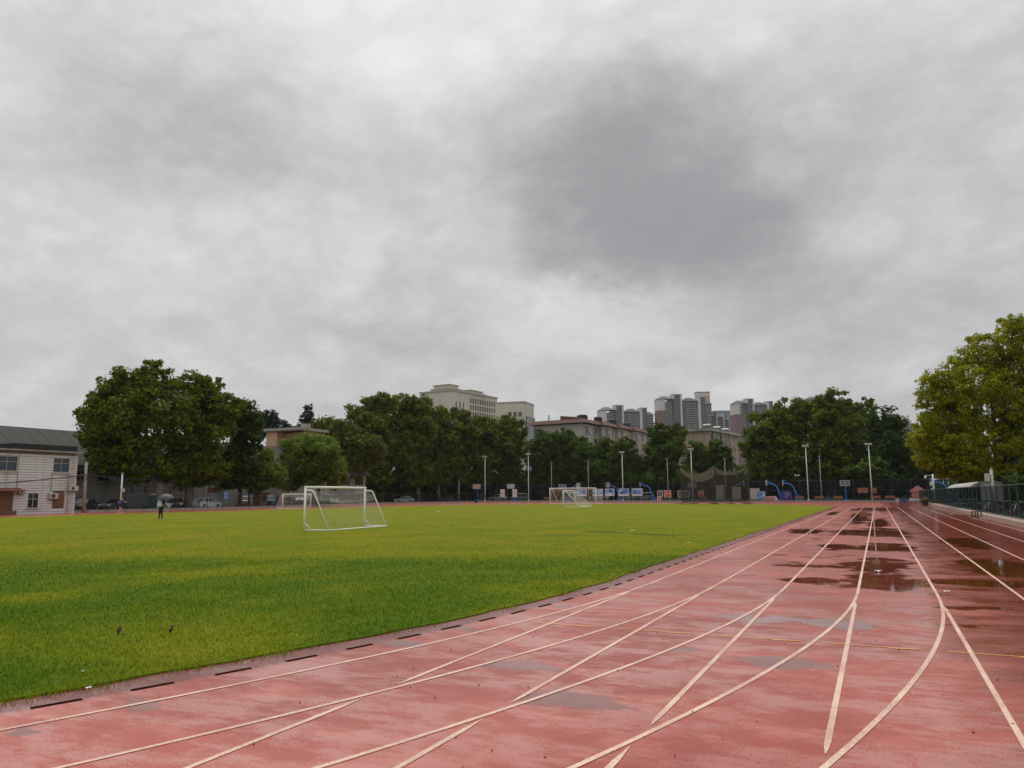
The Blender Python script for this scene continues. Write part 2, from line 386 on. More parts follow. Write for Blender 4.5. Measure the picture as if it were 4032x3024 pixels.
def grass_material():
    m, t, bs = principled('lawn')
    pos = t.node('ShaderNodeTexCoord').outputs['Object']
    sx, sy, sz = t.xyz(pos)
    depth = t.m('ADD', t.m('MULTIPLY', sx, -0.425), t.m('MULTIPLY', sy, 0.905))
    w = t.m('MULTIPLY', t.m('SUBTRACT', t.noise(pos, 0.35, 5, 0.65), 0.5), 9.0)
    lng = t.m('SUBTRACT', 1.0, t.step(t.m('ADD', depth, w), 19.0, 23.5))      # unmown, lusher half of the field
    patch = t.noise(t.v('MULTIPLY', pos, (1.0, 0.8, 1)), 0.32, 6, 0.62)
    fine = t.noise(pos, 9.0, 4, 0.7)
    vf = t.noise(pos, 40.0, 3, 0.7)
    short = t.mix(t.step(patch, 0.36, 0.66), (0.138, 0.180, 0.004, 1), (0.205, 0.200, 0.008, 1))
    lush = t.mix(t.step(patch, 0.42, 0.70), (0.078, 0.134, 0.005, 1), (0.180, 0.200, 0.008, 1))
    c = t.mix(lng, short, lush)
    worn = t.m('MULTIPLY', t.step(t.noise(t.v('MULTIPLY', pos, (0.5, 1, 1)), 0.16, 5, 0.6), 0.50, 0.72), t.step(depth, 45.0, 75.0))
    c = t.mix(t.m('MULTIPLY', worn, 0.7), c, (0.22, 0.165, 0.035, 1))
    f = t.m('ADD', 0.62, t.m('MULTIPLY', t.m('ADD', t.m('MULTIPLY', fine, 0.5), t.m('MULTIPLY', vf, 0.5)), 0.76))
    c = t.mix(1.0, c, t.node('ShaderNodeCombineColor', None, Red=f, Green=f, Blue=f).outputs[0], 'MULTIPLY')
    # muddy bare streaks where the goal mouth wore the turf
    mud = None
    for (cx, cyy, rx, ry) in [(-11.2, 33.4, 1.3, 0.7), (-9.0, 32.2, 1.2, 0.5), (-12.3, 30.5, 1.3, 0.25), (-7.9, 31.6, 0.9, 0.3)]:
        q = t.v('LENGTH', t.v('MULTIPLY', t.v('SUBTRACT', t.v('MULTIPLY', pos, (1, 1, 0)), (cx, cyy, 0)), (1 / rx, 1 / ry, 0)))
        mud = q if mud is None else t.m('MINIMUM', mud, q)
    md = t.m('MULTIPLY', t.step(t.m('ADD', t.m('SUBTRACT', 1.0, mud), t.m('MULTIPLY', t.m('SUBTRACT', t.noise(pos, 2.2, 5, 0.7), 0.5), 2.2)), 0.05, 0.4), 0.9)
    c = t.mix(md, c, (0.07, 0.05, 0.025, 1))
    t.put(bs.inputs['Base Color'], c)
    bs.inputs['Roughness'].default_value = 0.9
    bs.inputs['Specular IOR Level'].default_value = 0.05
    b = t.node('ShaderNodeBump', None, Strength=0.55, Distance=0.05, Height=t.m('ADD', fine, vf))
    t.put(bs.inputs['Normal'], b.outputs[0])
grass_material()
mat('soil', (0.10, 0.095, 0.075), 0.9, 0.2, 0.3)
mat('asphalt', (0.045, 0.045, 0.045), 0.8, 0.25, 0.6, spec=0.15, bump=0.3)
mat('court_green', (0.04, 0.06, 0.05), 0.75, 0.25, 0.4, spec=0.2)
mat('slot_dark', (0.022, 0.007, 0.006), 0.95, 0.1, spec=0.0)

MB().add([(-2500, -600, -0.06), (2500, -600, -0.06), (2500, 3500, -0.06), (-2500, 3500, -0.06)], [(0, 1, 2, 3)]).build(
    'ground', 'soil', kind='structure')
KERB0, KERB1 = Vector((6.5, 149.0)), Vector((-85.0, 161.0))      # the far kerb line
TRACK = [(6.6, -15), (6.6, 149.1), (-85, 161.1), (-95.2, 138), (-81.2, 92), (-81.2, -15)]
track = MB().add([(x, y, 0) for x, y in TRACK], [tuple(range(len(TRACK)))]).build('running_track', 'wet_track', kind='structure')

CX, TAN0, TAN1, RG = -37.1, 14.8, 100.8, 32.2
def stadium(r, n=90):
    pts = []
    for i in range(n + 1):
        a = math.pi * i / n
        pts.append((CX + r * math.cos(a), TAN1 + r * math.sin(a)))
    for i in range(n + 1):
        a = math.pi + math.pi * i / n
        pts.append((CX + r * math.cos(a), TAN0 + r * math.sin(a)))
    return pts
def resample(pts, step):
    out = []
    for i, p in enumerate(pts):
        q = pts[(i + 1) % len(pts)]
        L = math.hypot(q[0] - p[0], q[1] - p[1]); k = max(1, int(L / step))
        out += [(p[0] + (q[0] - p[0]) * j / k, p[1] + (q[1] - p[1]) * j / k) for j in range(k)]
    return out
rng = random.Random(5)
edge = resample(stadium(RG), 0.25)
jit = np.array([rng.uniform(-1, 1) for _ in edge]); jit = 0.5 * jit + 0.25 * np.roll(jit, 1) + 0.25 * np.roll(jit, -1)
slow = np.convolve(np.r_[jit, jit[:12]], np.ones(13) / 13, 'valid')
field = []
for (x, y), j, s in zip(edge, jit, slow):
    cxx, cyy = CX, min(max(y, TAN0), TAN1)
    L = math.hypot(x - cxx, y - cyy); k = 1 + (0.05 * j + 0.22 * s) / L
    field.append((cxx + (x - cxx) * k, cyy + (y - cyy) * k))
n = len(field)
MB().add([(x, y, 0.016) for x, y in field] + [(x, y, -0.01) for x, y in field],
         [tuple(range(n))] + [(i, i + n, (i + 1) % n + n, (i + 1) % n) for i in range(n)]).build('football_field', 'lawn', kind='structure')

# grass blades: thick near the standpoint, thinning out with distance
def blades():
    rs = np.random.RandomState(4)
    N = 520000
    dep = 3.0 * np.exp(rs.rand(N) * math.log(80.0 / 3.0))
    lat = (rs.rand(N) * 1.5 - 0.80) * dep * 1.05
    fx, fy, rx, ry = -math.sin(YAW), math.cos(YAW), math.cos(YAW), math.sin(YAW)
    x = fx * dep + rx * lat; y = fy * dep + ry * lat
    qy = np.clip(y, TAN0, TAN1); rad = np.hypot(x - CX, y - qy)
    wob = 0.06 * np.sin(y * 3.1) + 0.05 * np.sin(y * 7.7 + 1) + 0.05 * rs.randn(N) + 0.035
    fade = np.clip((dep - 26.0) / 54.0, 0, 1); keep = (rad < RG + wob) & (rs.rand(N) > fade ** 0.6)
    for (mx_, my_, ra_, rb_) in [(-11.2, 33.4, 1.3, 0.7), (-9.0, 32.2, 1.2, 0.5), (-12.3, 30.5, 1.3, 0.25), (-7.9, 31.6, 0.9, 0.3)]:      # worn mud
        q_ = ((x - mx_) / ra_) ** 2 + ((y - my_) / rb_) ** 2
        keep &= ~((q_ < 1.2) & (rs.rand(N) < 0.9))
    x, y, dep = x[keep], y[keep], dep[keep]; N = len(x)
    lush = (dep < 21.0 + rs.randn(N) * 0.8)
    tuft = np.sin(x * 1.3 + 2 * np.sin(y * 0.9)) * np.sin(y * 1.7 + 1.5 * np.sin(x * 0.7))
    h = np.where(lush, 0.022 + 0.034 * rs.rand(N) ** 2 + 0.014 * np.clip(tuft, 0, 1), 0.014 + 0.018 * rs.rand(N))
    w = 0.0016 + 0.00046 * dep
    a = rs.rand(N) * 2 * math.pi; l = rs.rand(N) * 2 * math.pi
    lean = h * (0.3 + 0.9 * rs.rand(N))
    v = np.empty((N, 3, 3))
    v[:, 0] = np.stack([x - np.cos(a) * w, y - np.sin(a) * w, np.full(N, 0.01)], 1)
    v[:, 1] = np.stack([x + np.cos(a) * w, y + np.sin(a) * w, np.full(N, 0.01)], 1)
    v[:, 2] = np.stack([x + np.cos(l) * lean, y + np.sin(l) * lean, 0.012 + h], 1)
    me = bpy.data.meshes.new('grass')
    me.vertices.add(N * 3); me.vertices.foreach_set('co', v.reshape(-1).astype(np.float32))
    me.loops.add(N * 3); me.loops.foreach_set('vertex_index', np.arange(N * 3, dtype=np.int32))
    me.polygons.add(N); me.polygons.foreach_set('loop_start', np.arange(0, N * 3, 3, dtype=np.int32))
    me.update(calc_edges=True)
    m, t, bs = principled('grass_blade')
    rnd = t.node('ShaderNodeNewGeometry').outputs['Random Per Island']
    pos = t.node('ShaderNodeTexCoord').outputs['Object']
    sx, sy, sz = t.xyz(pos)
    dp = t.m('ADD', t.m('MULTIPLY', sx, -0.425), t.m('MULTIPLY', sy, 0.905))
    ww = t.m('MULTIPLY', t.m('SUBTRACT', t.noise(pos, 0.35, 5, 0.65), 0.5), 9.0)
    lng = t.m('SUBTRACT', 1.0, t.step(t.m('ADD', dp, ww), 19.0, 23.5))
    patch = t.noise(t.v('MULTIPLY', pos, (1.0, 0.8, 1)), 0.32, 6, 0.62)
    lush_c = t.mix(t.step(patch, 0.42, 0.70), (0.112, 0.195, 0.007, 1), (0.265, 0.290, 0.011, 1))
    short_c = t.mix(t.step(patch, 0.36, 0.66), (0.190, 0.246, 0.006, 1), (0.278, 0.272, 0.012, 1))
    c = t.mix(lng, short_c, lush_c)
    f = t.m('ADD', 0.45, t.m('MULTIPLY', rnd, 1.0))
    c = t.mix(1.0, c, t.node('ShaderNodeCombineColor', None, Red=f, Green=f, Blue=f).outputs[0], 'MULTIPLY')
    c = t.mix(t.step(rnd, 0.985, 0.99), c, (0.50, 0.48, 0.26, 1))
    t.put(bs.inputs['Base Color'], c)
    bs.inputs['Roughness'].default_value = 0.5; bs.inputs['Specular IOR Level'].default_value = 0.08
    tl = t.node('ShaderNodeBsdfTranslucent', None, Color=c)
    mx = t.node('ShaderNodeMixShader', None, i0=0.4, i1=bs.outputs[0], i2=tl.outputs[0])
    out = [q for q in m.node_tree.nodes if q.type == 'OUTPUT_MATERIAL'][0]
    m.node_tree.links.new(mx.outputs[0], out.inputs[0])
    me.materials.append(m)
    put('grass', me, None, label='short green grass blades covering the football field', category='grass', kind='stuff')
blades()

# lane lines -------------------------------------------------------
LX = [-4.02 + 1.2 * k for k in range(9)]
W = 0.0235
def arc_x(k, y):
    r = LX[k] - CX
    return CX + math.sqrt(max(r * r - (TAN0 - y) ** 2, 0))
def strip(pts, w, z, name, material, taper0=0.0, taper1=0.0):
    L = []; Rr = []
    acc = [0.0]
    for i in range(1, len(pts)): acc.append(acc[-1] + math.dist(pts[i], pts[i - 1]))
    for i, p in enumerate(pts):
        a = pts[max(i - 1, 0)]; b = pts[min(i + 1, len(pts) - 1)]
        tx, ty = b[0] - a[0], b[1] - a[1]; l = math.hypot(tx, ty); nx, ny = -ty / l, tx / l
        k = 1.0
        if taper0: k = min(k, 0.12 + acc[i] / taper0)
        if taper1: k = min(k, 0.12 + (acc[-1] - acc[i]) / taper1)
        L.append((p[0] + nx * w * k, p[1] + ny * w * k, z)); Rr.append((p[0] - nx * w * k, p[1] - ny * w * k, z))
    m = len(pts)
    return MB().add(L + Rr, [(i, i + 1, m + i + 1, m + i) for i in range(m - 1)]).build(name, material, track)
for k in range(9):
    pts = [(LX[k], 102.0 - 1.5 * i) for i in range(int((102.0 - TAN0) / 1.5))] + [(LX[k], TAN0 + 0.2)]
    r = LX[k] - CX
    for i in range(0, 60):
        a = -math.radians(0.75 * i)
        pts.append((CX + r * math.cos(a), TAN0 + r * math.sin(a)))
    strip(pts, W, 0.004, 'lane_line', 'lane_paint')
    # the straight runs on past the bend, broken where it meets the curving lines
    cuts = []
    for j in range(k + 1, 9):
        rj, dxx = LX[j] - CX, LX[k] - CX
        cuts.append(TAN0 - math.sqrt(rj * rj - dxx * dxx))
    y = TAN0 - 1.45
    for c in cuts + [-12.0]:
        lo = c + 0.30
        if y - lo > 0.4 and y > -8:
            m = max(6, int((y - lo) / 0.15))
            strip([(LX[k], y - (y - lo) * i / m) for i in range(m + 1)], W, 0.004, 'straight_line', 'lane_paint', 0.35, 0.25)
        y = c - 0.22
for k in range(-1, 9):       # thin orange exchange marks across each lane
    xa = (arc_x(k, 9.66) if k >= 0 else -5.4) + 0.14
    xb = (arc_x(k + 1, 9.66) if k < 8 else 6.0) - 0.12
    if k == -1: continue
    y0 = 9.66
    strip([(xa, y0), (xb, y0 + 0.01)], 0.016, 0.0048, 'orange_mark', 'orange_paint')
    strip([(xb - 0.32, y0 - 0.045), (xb, y0 + 0.004)], 0.012, 0.0056, 'orange_mark', 'orange_paint')
    ax = arc_x(k, 12.72)
    strip([(ax - 0.05, 12.72), (ax + 0.30, 12.72)], 0.009, 0.0056, 'orange_mark', 'orange_paint')
# drain slots along the inside edge of the bend and the straight
slot = MB().add([(-0.028, -0.19, 0), (0.028, -0.19, 0), (0.028, 0.19, 0), (-0.028, 0.19, 0)], [(0, 1, 2, 3)]).mesh('drain_slot', 'slot_dark')
RS = -4.53 - CX
s = 0.0
for i in range(150):
    s = i * 0.775
    if s < 16:
        a = -(16 - s) / RS
        put('drain_slot', slot, track, (CX + RS * math.cos(a), TAN0 + RS * math.sin(a), 0.0045), a)
    else:
        put('drain_slot', slot, track, (CX + RS, TAN0 + s - 16, 0.0045), 0)

# ------------------------------------------------------------------ raised court ground and parking ground
kd = (KERB1 - KERB0).normalized(); kn = Vector((-kd.y, kd.x)) * -1      # along the kerb / away from the camera
if kn.y < 0: kn = -kn
def K(s, off=0.0, z=0.0):
    """s metres along the far kerb from its right end, off metres behind it"""
    p = KERB0 + kd * s + kn * off
    return (p.x, p.y, z)
KA = math.atan2(kd.y, kd.x) - math.pi      # heading of the kerb (pointing right)
KLEN = (KERB1 - KERB0).length
MB().add([K(-60, 0.36, 0.31), K(KLEN + 70, 0.36, 0.31), K(KLEN + 70, 75, 0.31), K(-60, 75, 0.31)], [(0, 1, 2, 3)]).build('court_ground', 'court_green', kind='structure')
MB().add([(-81.6, -20, 0.05), (-81.6, 92, 0.05), (-95.6, 138.2, 0.05), (-85.5, 161.5, 0.05), (-140, 190, 0.05), (-140, -20, 0.05)], [tuple(range(6))]).build('parking_ground', 'asphalt', kind='structure')
MB().add([(6.9, -20, 0.1), (60, -20, 0.1), (60, 144, 0.1), (6.9, 144, 0.1)], [(0, 1, 2, 3)]).build('bicycle_ground', 'asphalt', kind='structure')

# far kerb of stone blocks
kerb = thing('stone_kerb', K(0), 0, 'long low kerb of pale stone blocks at the far end of the track', 'kerb')
mat('kerb_stone', (0.40, 0.34, 0.27), 0.8, 0.3, 0.7, bump=0.4, dirt=(0.10, 0.08, 0.06), dirt_amt=0.7, dirt_scale=0.9)
blk = [MB().box((0, 0, 0.16), (0.58 - 0.02, 0.34, 0.32 - 0.004 * q)).mesh('kerb_block', 'kerb_stone') for q in range(3)]
rk = random.Random(2)
for i in range(int(KLEN / 0.6)):
    p = K(0.3 + i * 0.6, 0.17)
    put('kerb_block', blk[i % 3], kerb, (p[0] - kerb.location.x, p[1] - kerb.location.y + rk.uniform(-.012, .012), 0), KA)

# ---- generic fence: posts, rails, one net panel a bay
net_mat('shade_net', (0.018, 0.020, 0.018), 0.86, patch=0.16)
net_mat('wire_mesh_dark', (0.014, 0.017, 0.016), 0.52, patch=0.1)
net_mat('wire_mesh_green', (0.008, 0.017, 0.015), 0.62, patch=0.1)
net_mat('wire_mesh_grey', (0.05, 0.055, 0.055), 0.22, patch=0.08)
def fence(name, pts, z0, h, bay, post_r, mats, label, midrail=None, lower=None, category='fence', rail_r=0.025):
    P = [Vector((*p, 0)) for p in pts]
    root = thing(name, (P[0].x, P[0].y, z0), 0, label, category)
    o = Vector((P[0].x, P[0].y, 0))
    post = MB().tube([(0, 0, 0), (0, 0, h)], post_r, 6).mesh('post', mats[0])
    for a, b in zip(P[:-1], P[1:]):
        L = (b - a).length; n = max(1, round(L / bay)); dvec = (b - a) / n; ang = math.atan2(dvec.y, dvec.x); bl = dvec.length
        ra = MB().tube([(0, 0, 0), (bl, 0, 0)], rail_r, 6).mesh('rail', mats[0])
        def panel(za, zb, mname):
            return MB().grid(lambda u, v: (bl * u, 0.02 * math.sin(u * math.pi) * math.sin(v * 3), za + (zb - za) * v), 3, 2).mesh('mesh_panel', mname)
        pn = [panel(midrail if midrail else 0.05, h - 0.02, mats[1])]
        if midrail: pn.append(panel(0.05, midrail, lower))
        for i in range(n):
            q = a + dvec * i - o
            put('post', post, root, q)
            put('rail', ra, root, q + Vector((0, 0, h - 0.03)), ang)
            put('rail', ra, root, q + Vector((0, 0, 0.06)), ang)
            if midrail: put('rail', ra, root, q + Vector((0, 0, midrail)), ang)
            for me in pn: put('mesh_panel', me, root, q + Vector((0, 0.0, 0)), ang)
        if b is P[-1]: put('post', post, root, b - o)
    return root
fence('court_fence', [K(-1, 10.5)[:2], K(KLEN + 8, 10.5)[:2]], 0.31, 3.8, 3.3, 0.05, ('dark_metal', 'shade_net'),
      'tall black court fence with shade netting behind the stone kerb', midrail=1.9, lower='wire_mesh_dark')
fence('track_fence', [(6.75, 14), (6.75, 124.5)], 0.25, 1.85, 2.7, 0.045, ('green_metal', 'wire_mesh_green'),
      'long dark green mesh fence on the low wall beside the outer lane')
fence('link_fence', [(6.75, 124.6), (1.2 + 5.2, 149.5)], 0.25, 1.85, 2.7, 0.045, ('green_metal', 'wire_mesh_green'),
      'short dark green fence between the camera pole and the pink booth')
fence('parking_fence', [(-81.2, 56.6), (-81.2, 92)], 0.26, 1.75, 2.5, 0.04, ('dark_metal', 'wire_mesh_grey'),
      'thin wire fence in front of the cars and the grey workshop')
fence('corner_fence', [(-81.25, 92.1), (-95.3, 138), (-85.4, 161)], 0.26, 1.75, 2.5, 0.04, ('dark_metal', 'wire_mesh_dark'),
      'dark wire fence under the plane trees behind the white goals')

def wall_run(name, pts, w, h, material, label, seg=3.0):
    root = thing(name, (*pts[0], 0), 0, label, 'wall')
    o = Vector((*pts[0], 0))
    for a, b in zip(pts[:-1], pts[1:]):
        a = Vector((*a, 0)); b = Vector((*b, 0)); L = (b - a).length; n = max(1, round(L / seg)); dv = (b - a) / n
        me = MB().box((dv.length / 2, 0, h / 2), (dv.length - 0.015, w, h)).mesh('wall_block', material)
        for i in range(n): put('wall_block', me, root, a + dv * i - o, math.atan2(dv.y, dv.x))
    return root
mat('pink_concrete', (0.40, 0.29, 0.23), 0.8, 0.15, 1.5, bump=0.3, dirt=(0.14, 0.10, 0.08), dirt_amt=0.6, dirt_scale=1.4)
wall_run('low_wall', [(6.42, 10), (6.42, 124.5)], 0.66, 0.25, 'pink_concrete', 'low pinkish concrete wall under the long green track fence', 4.0)
wall_run('parking_kerb', [(-81.2, 56.8), (-81.2, 92)], 0.3, 0.26, 'concrete', 'grey concrete kerb wall under the wire fence beside the jogger', 2.5)
wall_run('corner_kerb', [(-81.3, 92.2), (-95.3, 138), (-85.5, 160.6)], 0.3, 0.26, 'concrete', 'grey concrete kerb wall behind the near white goal', 2.5)

# ------------------------------------------------------------------ two-storey white house
mat('siding', (0.62, 0.63, 0.63), 0.7, 0.12, 0.8, bump=0.15, dirt=(0.22, 0.17, 0.13), dirt_amt=0.5, dirt_scale=0.45)
mat('lap_shade', (0.26, 0.25, 0.24), 0.9, 0.3)  # dark backing wall; its tone paints the shadow between the lapped boards
mat('parapet_black', (0.012, 0.012, 0.014), 0.7, 0.3)
mat('sill_grey', (0.38, 0.37, 0.34), 0.7, 0.15)
mat('red_tin', (0.20, 0.045, 0.045), 0.5, 0.25)
mat('ac_white', (0.52, 0.51, 0.47), 0.5, 0.1, dirt=(0.2, 0.14, 0.09), dirt_amt=0.5)
mat('pane_blue', (0.012, 0.03, 0.065), 0.15, 0.2, spec=0.8)
house = thing('white_house', (-79.0, 56.2, 0), 0, 'white two-storey house with lapped siding, black parapet and boarded windows', 'house')
HX = -79.0
def hb(name, x0, x1, y0, y1, z0, z1, material, parent=house, **k):
    return MB().bb(x0 + 79.0, x1 + 79.0, y0 - 56.2, y1 - 56.2, z0, z1).build(name, material, parent, **k)
hb('wall', -90.5, -79.19, 30.0, 56.0, 0, 6.45, 'lap_shade')
openings = [(53.50, 55.22, 4.42, 5.84), (47.6, 49.6, 4.43, 5.82), (43.5, 45.3, 4.43, 5.82), (51.06, 52.09, 0.70, 2.24), (53.65, 54.97, 0.70, 2.25), (47.4, 49.55, 0.0, 2.3)]
ch = 0.268
nrow = int(6.3 / ch)
for r_ in range(nrow):
    z = 0.02 + r_ * ch
    segs = [(36.0, 56.2)]
    for (a, b, z0, z1) in openings:
        if z + ch * 0.7 > z0 and z + ch * 0.3 < z1:
            segs = [q for (s0, s1) in segs for q in ((s0, min(s1, a)), (max(s0, b), s1)) if q[1] - q[0] > 0.05]
    for (s0, s1) in segs:
        MB().prism([(-0.18, 0), (0.07, 0.0), (0.012, ch - 0.03), (-0.18, ch - 0.03)], s0 - 56.2, s1 - 56.2, 'y').build('plank', 'siding', house, loc=(0.004, 0, z))
for r_ in range(nrow):       # gable end towards the pole
    MB().prism([(-0.12, 0), (0.07, 0.0), (0.012, ch - 0.03), (-0.12, ch - 0.03)], -11.4, 0.0, 'x').build('plank', 'siding', house, loc=(0, -0.096, 0.02 + r_ * ch))
hb('parapet', -90.6, -78.82, 49.2, 56.0, 6.62, 7.2, 'parapet_black')
hb('parapet', -90.6, -78.9, 30.0, 49.0, 6.62, 6.85, 'parapet_black')
hb('eave', -90.8, -78.5, 30.0, 56.5, 6.46, 6.60, 'concrete')
def house_window(y0, y1, z0, z1, glass, cols=2, split=0.36, sub=True):
    w = hb('window', -79.16, -79.02, y0, y1, z0, z1, glass)
    f = MB()
    t_ = 0.06
    X0, X1 = -0.05, 0.05
    f.bb(X0, X1, y0 - 56.2, y1 - 56.2, z0 - t_, z0); f.bb(X0, X1, y0 - 56.2, y1 - 56.2, z1, z1 + t_)
    f.bb(X0 + .002, X1 - .002, y0 - t_ - 56.2, y0 - 56.2, z0 - t_, z1 + t_); f.bb(X0 + .002, X1 - .002, y1 - 56.2, y1 + t_ - 56.2, z0 - t_, z1 + t_)
    zs = z1 - (z1 - z0) * split
    f.bb(X0 - .05, X1 - .012, y0 - 56.2, y1 - 56.2, zs - .03, zs + .03)
    for c_ in range(1, cols):
        yy = y0 + (y1 - y0) * c_ / cols - 56.2
        f.bb(X0 - .05, X1 - .014, yy - .03, yy + .03, z0, z1)
    f.build('frame', 'sill_grey', w)
    MB().bb(-0.02, 0.16, y0 - 0.15 - 56.2, y1 + 0.15 - 56.2, z0 - 0.22, z0 - 0.07).build('sill', 'sill_grey', w)
    return w
house_window(53.50, 55.22, 4.42, 5.84, 'pane_blue')
house_window(47.6, 49.6, 4.43, 5.82, 'pane_blue')
house_window(43.5, 45.3, 4.43, 5.82, 'pane_blue')
house_window(51.06, 52.09, 0.70, 2.24, 'dark_glass', 2, 0.45)
b_ = hb('boarded_window', -79.10, -78.96, 53.65, 54.97, 0.70, 2.25, 'rust_wood', label='window boarded up with brown wood')
for q in range(3):
    MB().bb(0.045, 0.075, 53.68 - 56.2, 54.94 - 56.2, 0.85 + q * 0.5, 1.12 + q * 0.5).build('plank', 'rust_wood', b_)
hb('door', -79.14, -79.03, 47.4, 49.55, 0.02, 2.3, 'rust_wood')
hb('doorstep', -78.98, -78.5, 47.3, 49.7, 0.0, 0.42, 'rust_wood')
MB().prism([(0, 0), (1.1, -0.32), (1.1, -0.36), (0, -0.06)], 46.6 - 56.2, 50.0 - 56.2, 'y').build('awning', 'red_tin', house, loc=(0.06, 0, 2.72))
mat('fan_dark', (0.05, 0.05, 0.05), 0.6, 0.1)
def ac_unit(y0, y1, z0, z1):
    a = MB().bb(0.06, 0.42, y0 - 56.2, y1 - 56.2, z0, z1).build('air_conditioner', 'ac_white', house)
    cyy, cz, rr = (y0 + y1) / 2 - 56.2 - 0.08, (z0 + z1) / 2, (z1 - z0) * 0.36
    MB().tube([(0.415, cyy, cz), (0.432, cyy, cz)], rr, 14).build('fan_grille', 'fan_dark', a)
    MB().bb(0.0, 0.40, y0 - 56.2, y1 - 56.2, z0 - 0.07, z0 - 0.01).build('bracket', 'fan_dark', a)
ac_unit(53.13, 54.02, 1.57, 2.16); ac_unit(55.2, 56.25, 2.42, 2.92); ac_unit(49.85, 50.55, 2.12, 2.56)
for (yy, z0, z1) in [(49.75, 2.6, 6.3), (53.4, 2.3, 4.3), (55.35, 0.1, 2.3), (55.3, 3.0, 4.2)]:
    MB().tube([(0.09, yy - 56.2, z0), (0.09, yy - 56.2, z1)], 0.035, 6).build('drain_pipe', 'concrete', house)

# ------------------------------------------------------------------ grey workshop with panelled roof
mat('roof_panel', (0.075, 0.072, 0.068), 0.85, 0.2, 0.5, spec=0.15, bump=0.25, dirt=(0.09, 0.085, 0.08), dirt_amt=0.5)
mat('panel_wall', (0.30, 0.275, 0.245), 0.8, 0.12, 0.4, bump=0.2, dirt=(0.12, 0.10, 0.085), dirt_amt=0.5, dirt_scale=0.4)
shop = thing('workshop', (-95, 60, 0), 0, 'long grey workshop with a wide panelled roof behind the big trees', 'workshop')
def sb(name, x0, x1, y0, y1, z0, z1, material, parent=shop):
    return MB().bb(x0 + 95, x1 + 95, y0 - 60, y1 - 60, z0, z1).build(name, material, parent)
sb('wall', -112, -95.6, 20, 132, 0, 5.8, 'panel_wall')
slope = math.atan2(4.95, 8.0); RL = math.hypot(4.95, 8.0)
MB().prism([(0.35, 5.80), (0.35, 5.92), (-8.0, 10.9), (-8.0, 10.7)], 20 - 60, 132 - 60, 'y').build('roof', 'roof_panel', shop)
MB().prism([(-16.35, 5.80), (-16.35, 5.92), (-8.0, 10.9), (-8.0, 10.7)], 20 - 60, 132 - 60, 'y').build('roof', 'roof_panel', shop)
sb('ridge_cap', -103.25, -102.75, 20, 132, 10.88, 11.03, 'parapet_black')
rowh = RL / 5
tile = MB().box((0, 0, 0), (rowh - 0.07, 1.77, 0.09)).mesh('roof_tile', 'roof_panel')
for r_ in range(5):
    for c_ in range(50):
        u = (r_ + 0.5) * rowh
        x = 0.2 - u * math.cos(slope) * 1.0; z = 5.99 + u * math.sin(slope)
        put('roof_tile', tile, shop, (x, 42 + c_ * 1.83 - 60, z + 0.02), rot=(0, slope + R(1.4), 0))
wy = 44.0
while wy < 130:
    MB().bb(-0.66, -0.5, wy - 60, wy + 0.35 - 60, 0, 5.75).build('pilaster', 'panel_wall', shop)
    w = MB().bb(-0.62, -0.565, wy + 0.7 - 60, wy + 3.6 - 60, 3.9, 5.2).build('window', 'dark_glass', shop)
    f = MB()
    for q in range(4): f.bb(-0.58, -0.52, wy + 0.7 + q * 0.9667 - .03 - 60, wy + 0.7 + q * 0.9667 + .03 - 60, 3.85, 5.25)
    f.bb(-0.58, -0.522, wy + 0.6 - 60, wy + 3.7 - 60, 4.52, 4.58)
    f.build('frame', 'panel_wall', w)
    MB().bb(-0.6, -0.4, wy + 0.5 - 60, wy + 3.8 - 60, 3.68, 3.8).build('sill', 'panel_wall', w)
    MB().bb(-0.62, -0.57, wy + 1.2 - 60, wy + 3.1 - 60, 0.3, 3.5).build('wall_panel', 'panel_wall', shop)
    wy += 4.4
mat('tan_render', (0.56, 0.36, 0.21), 0.8, 0.1, 0.6, dirt=(0.25, 0.16, 0.10), dirt_amt=0.4)
tower = thing('stair_tower', (-106, 116, 0), 0, 'tan rendered stair tower with flat dark eaves above the workshop roof', 'tower')
MB().bb(-1.5, 1.2, -0.4, 4.5, 0, 14.2).build('wall', 'tan_render', tower)
MB().bb(1.22, 6.5, 1.5, 7.5, 0, 14.0).build('wall', 'tan_render', tower)
MB().bb(-2.0, 7.1, -1.0, 8.0, 14.22, 14.75).build('roof', 'concrete', tower)
MB().bb(4.0, 5.2, 3.0, 4.6, 14.77, 15.8).build('vent_box', 'concrete', tower)

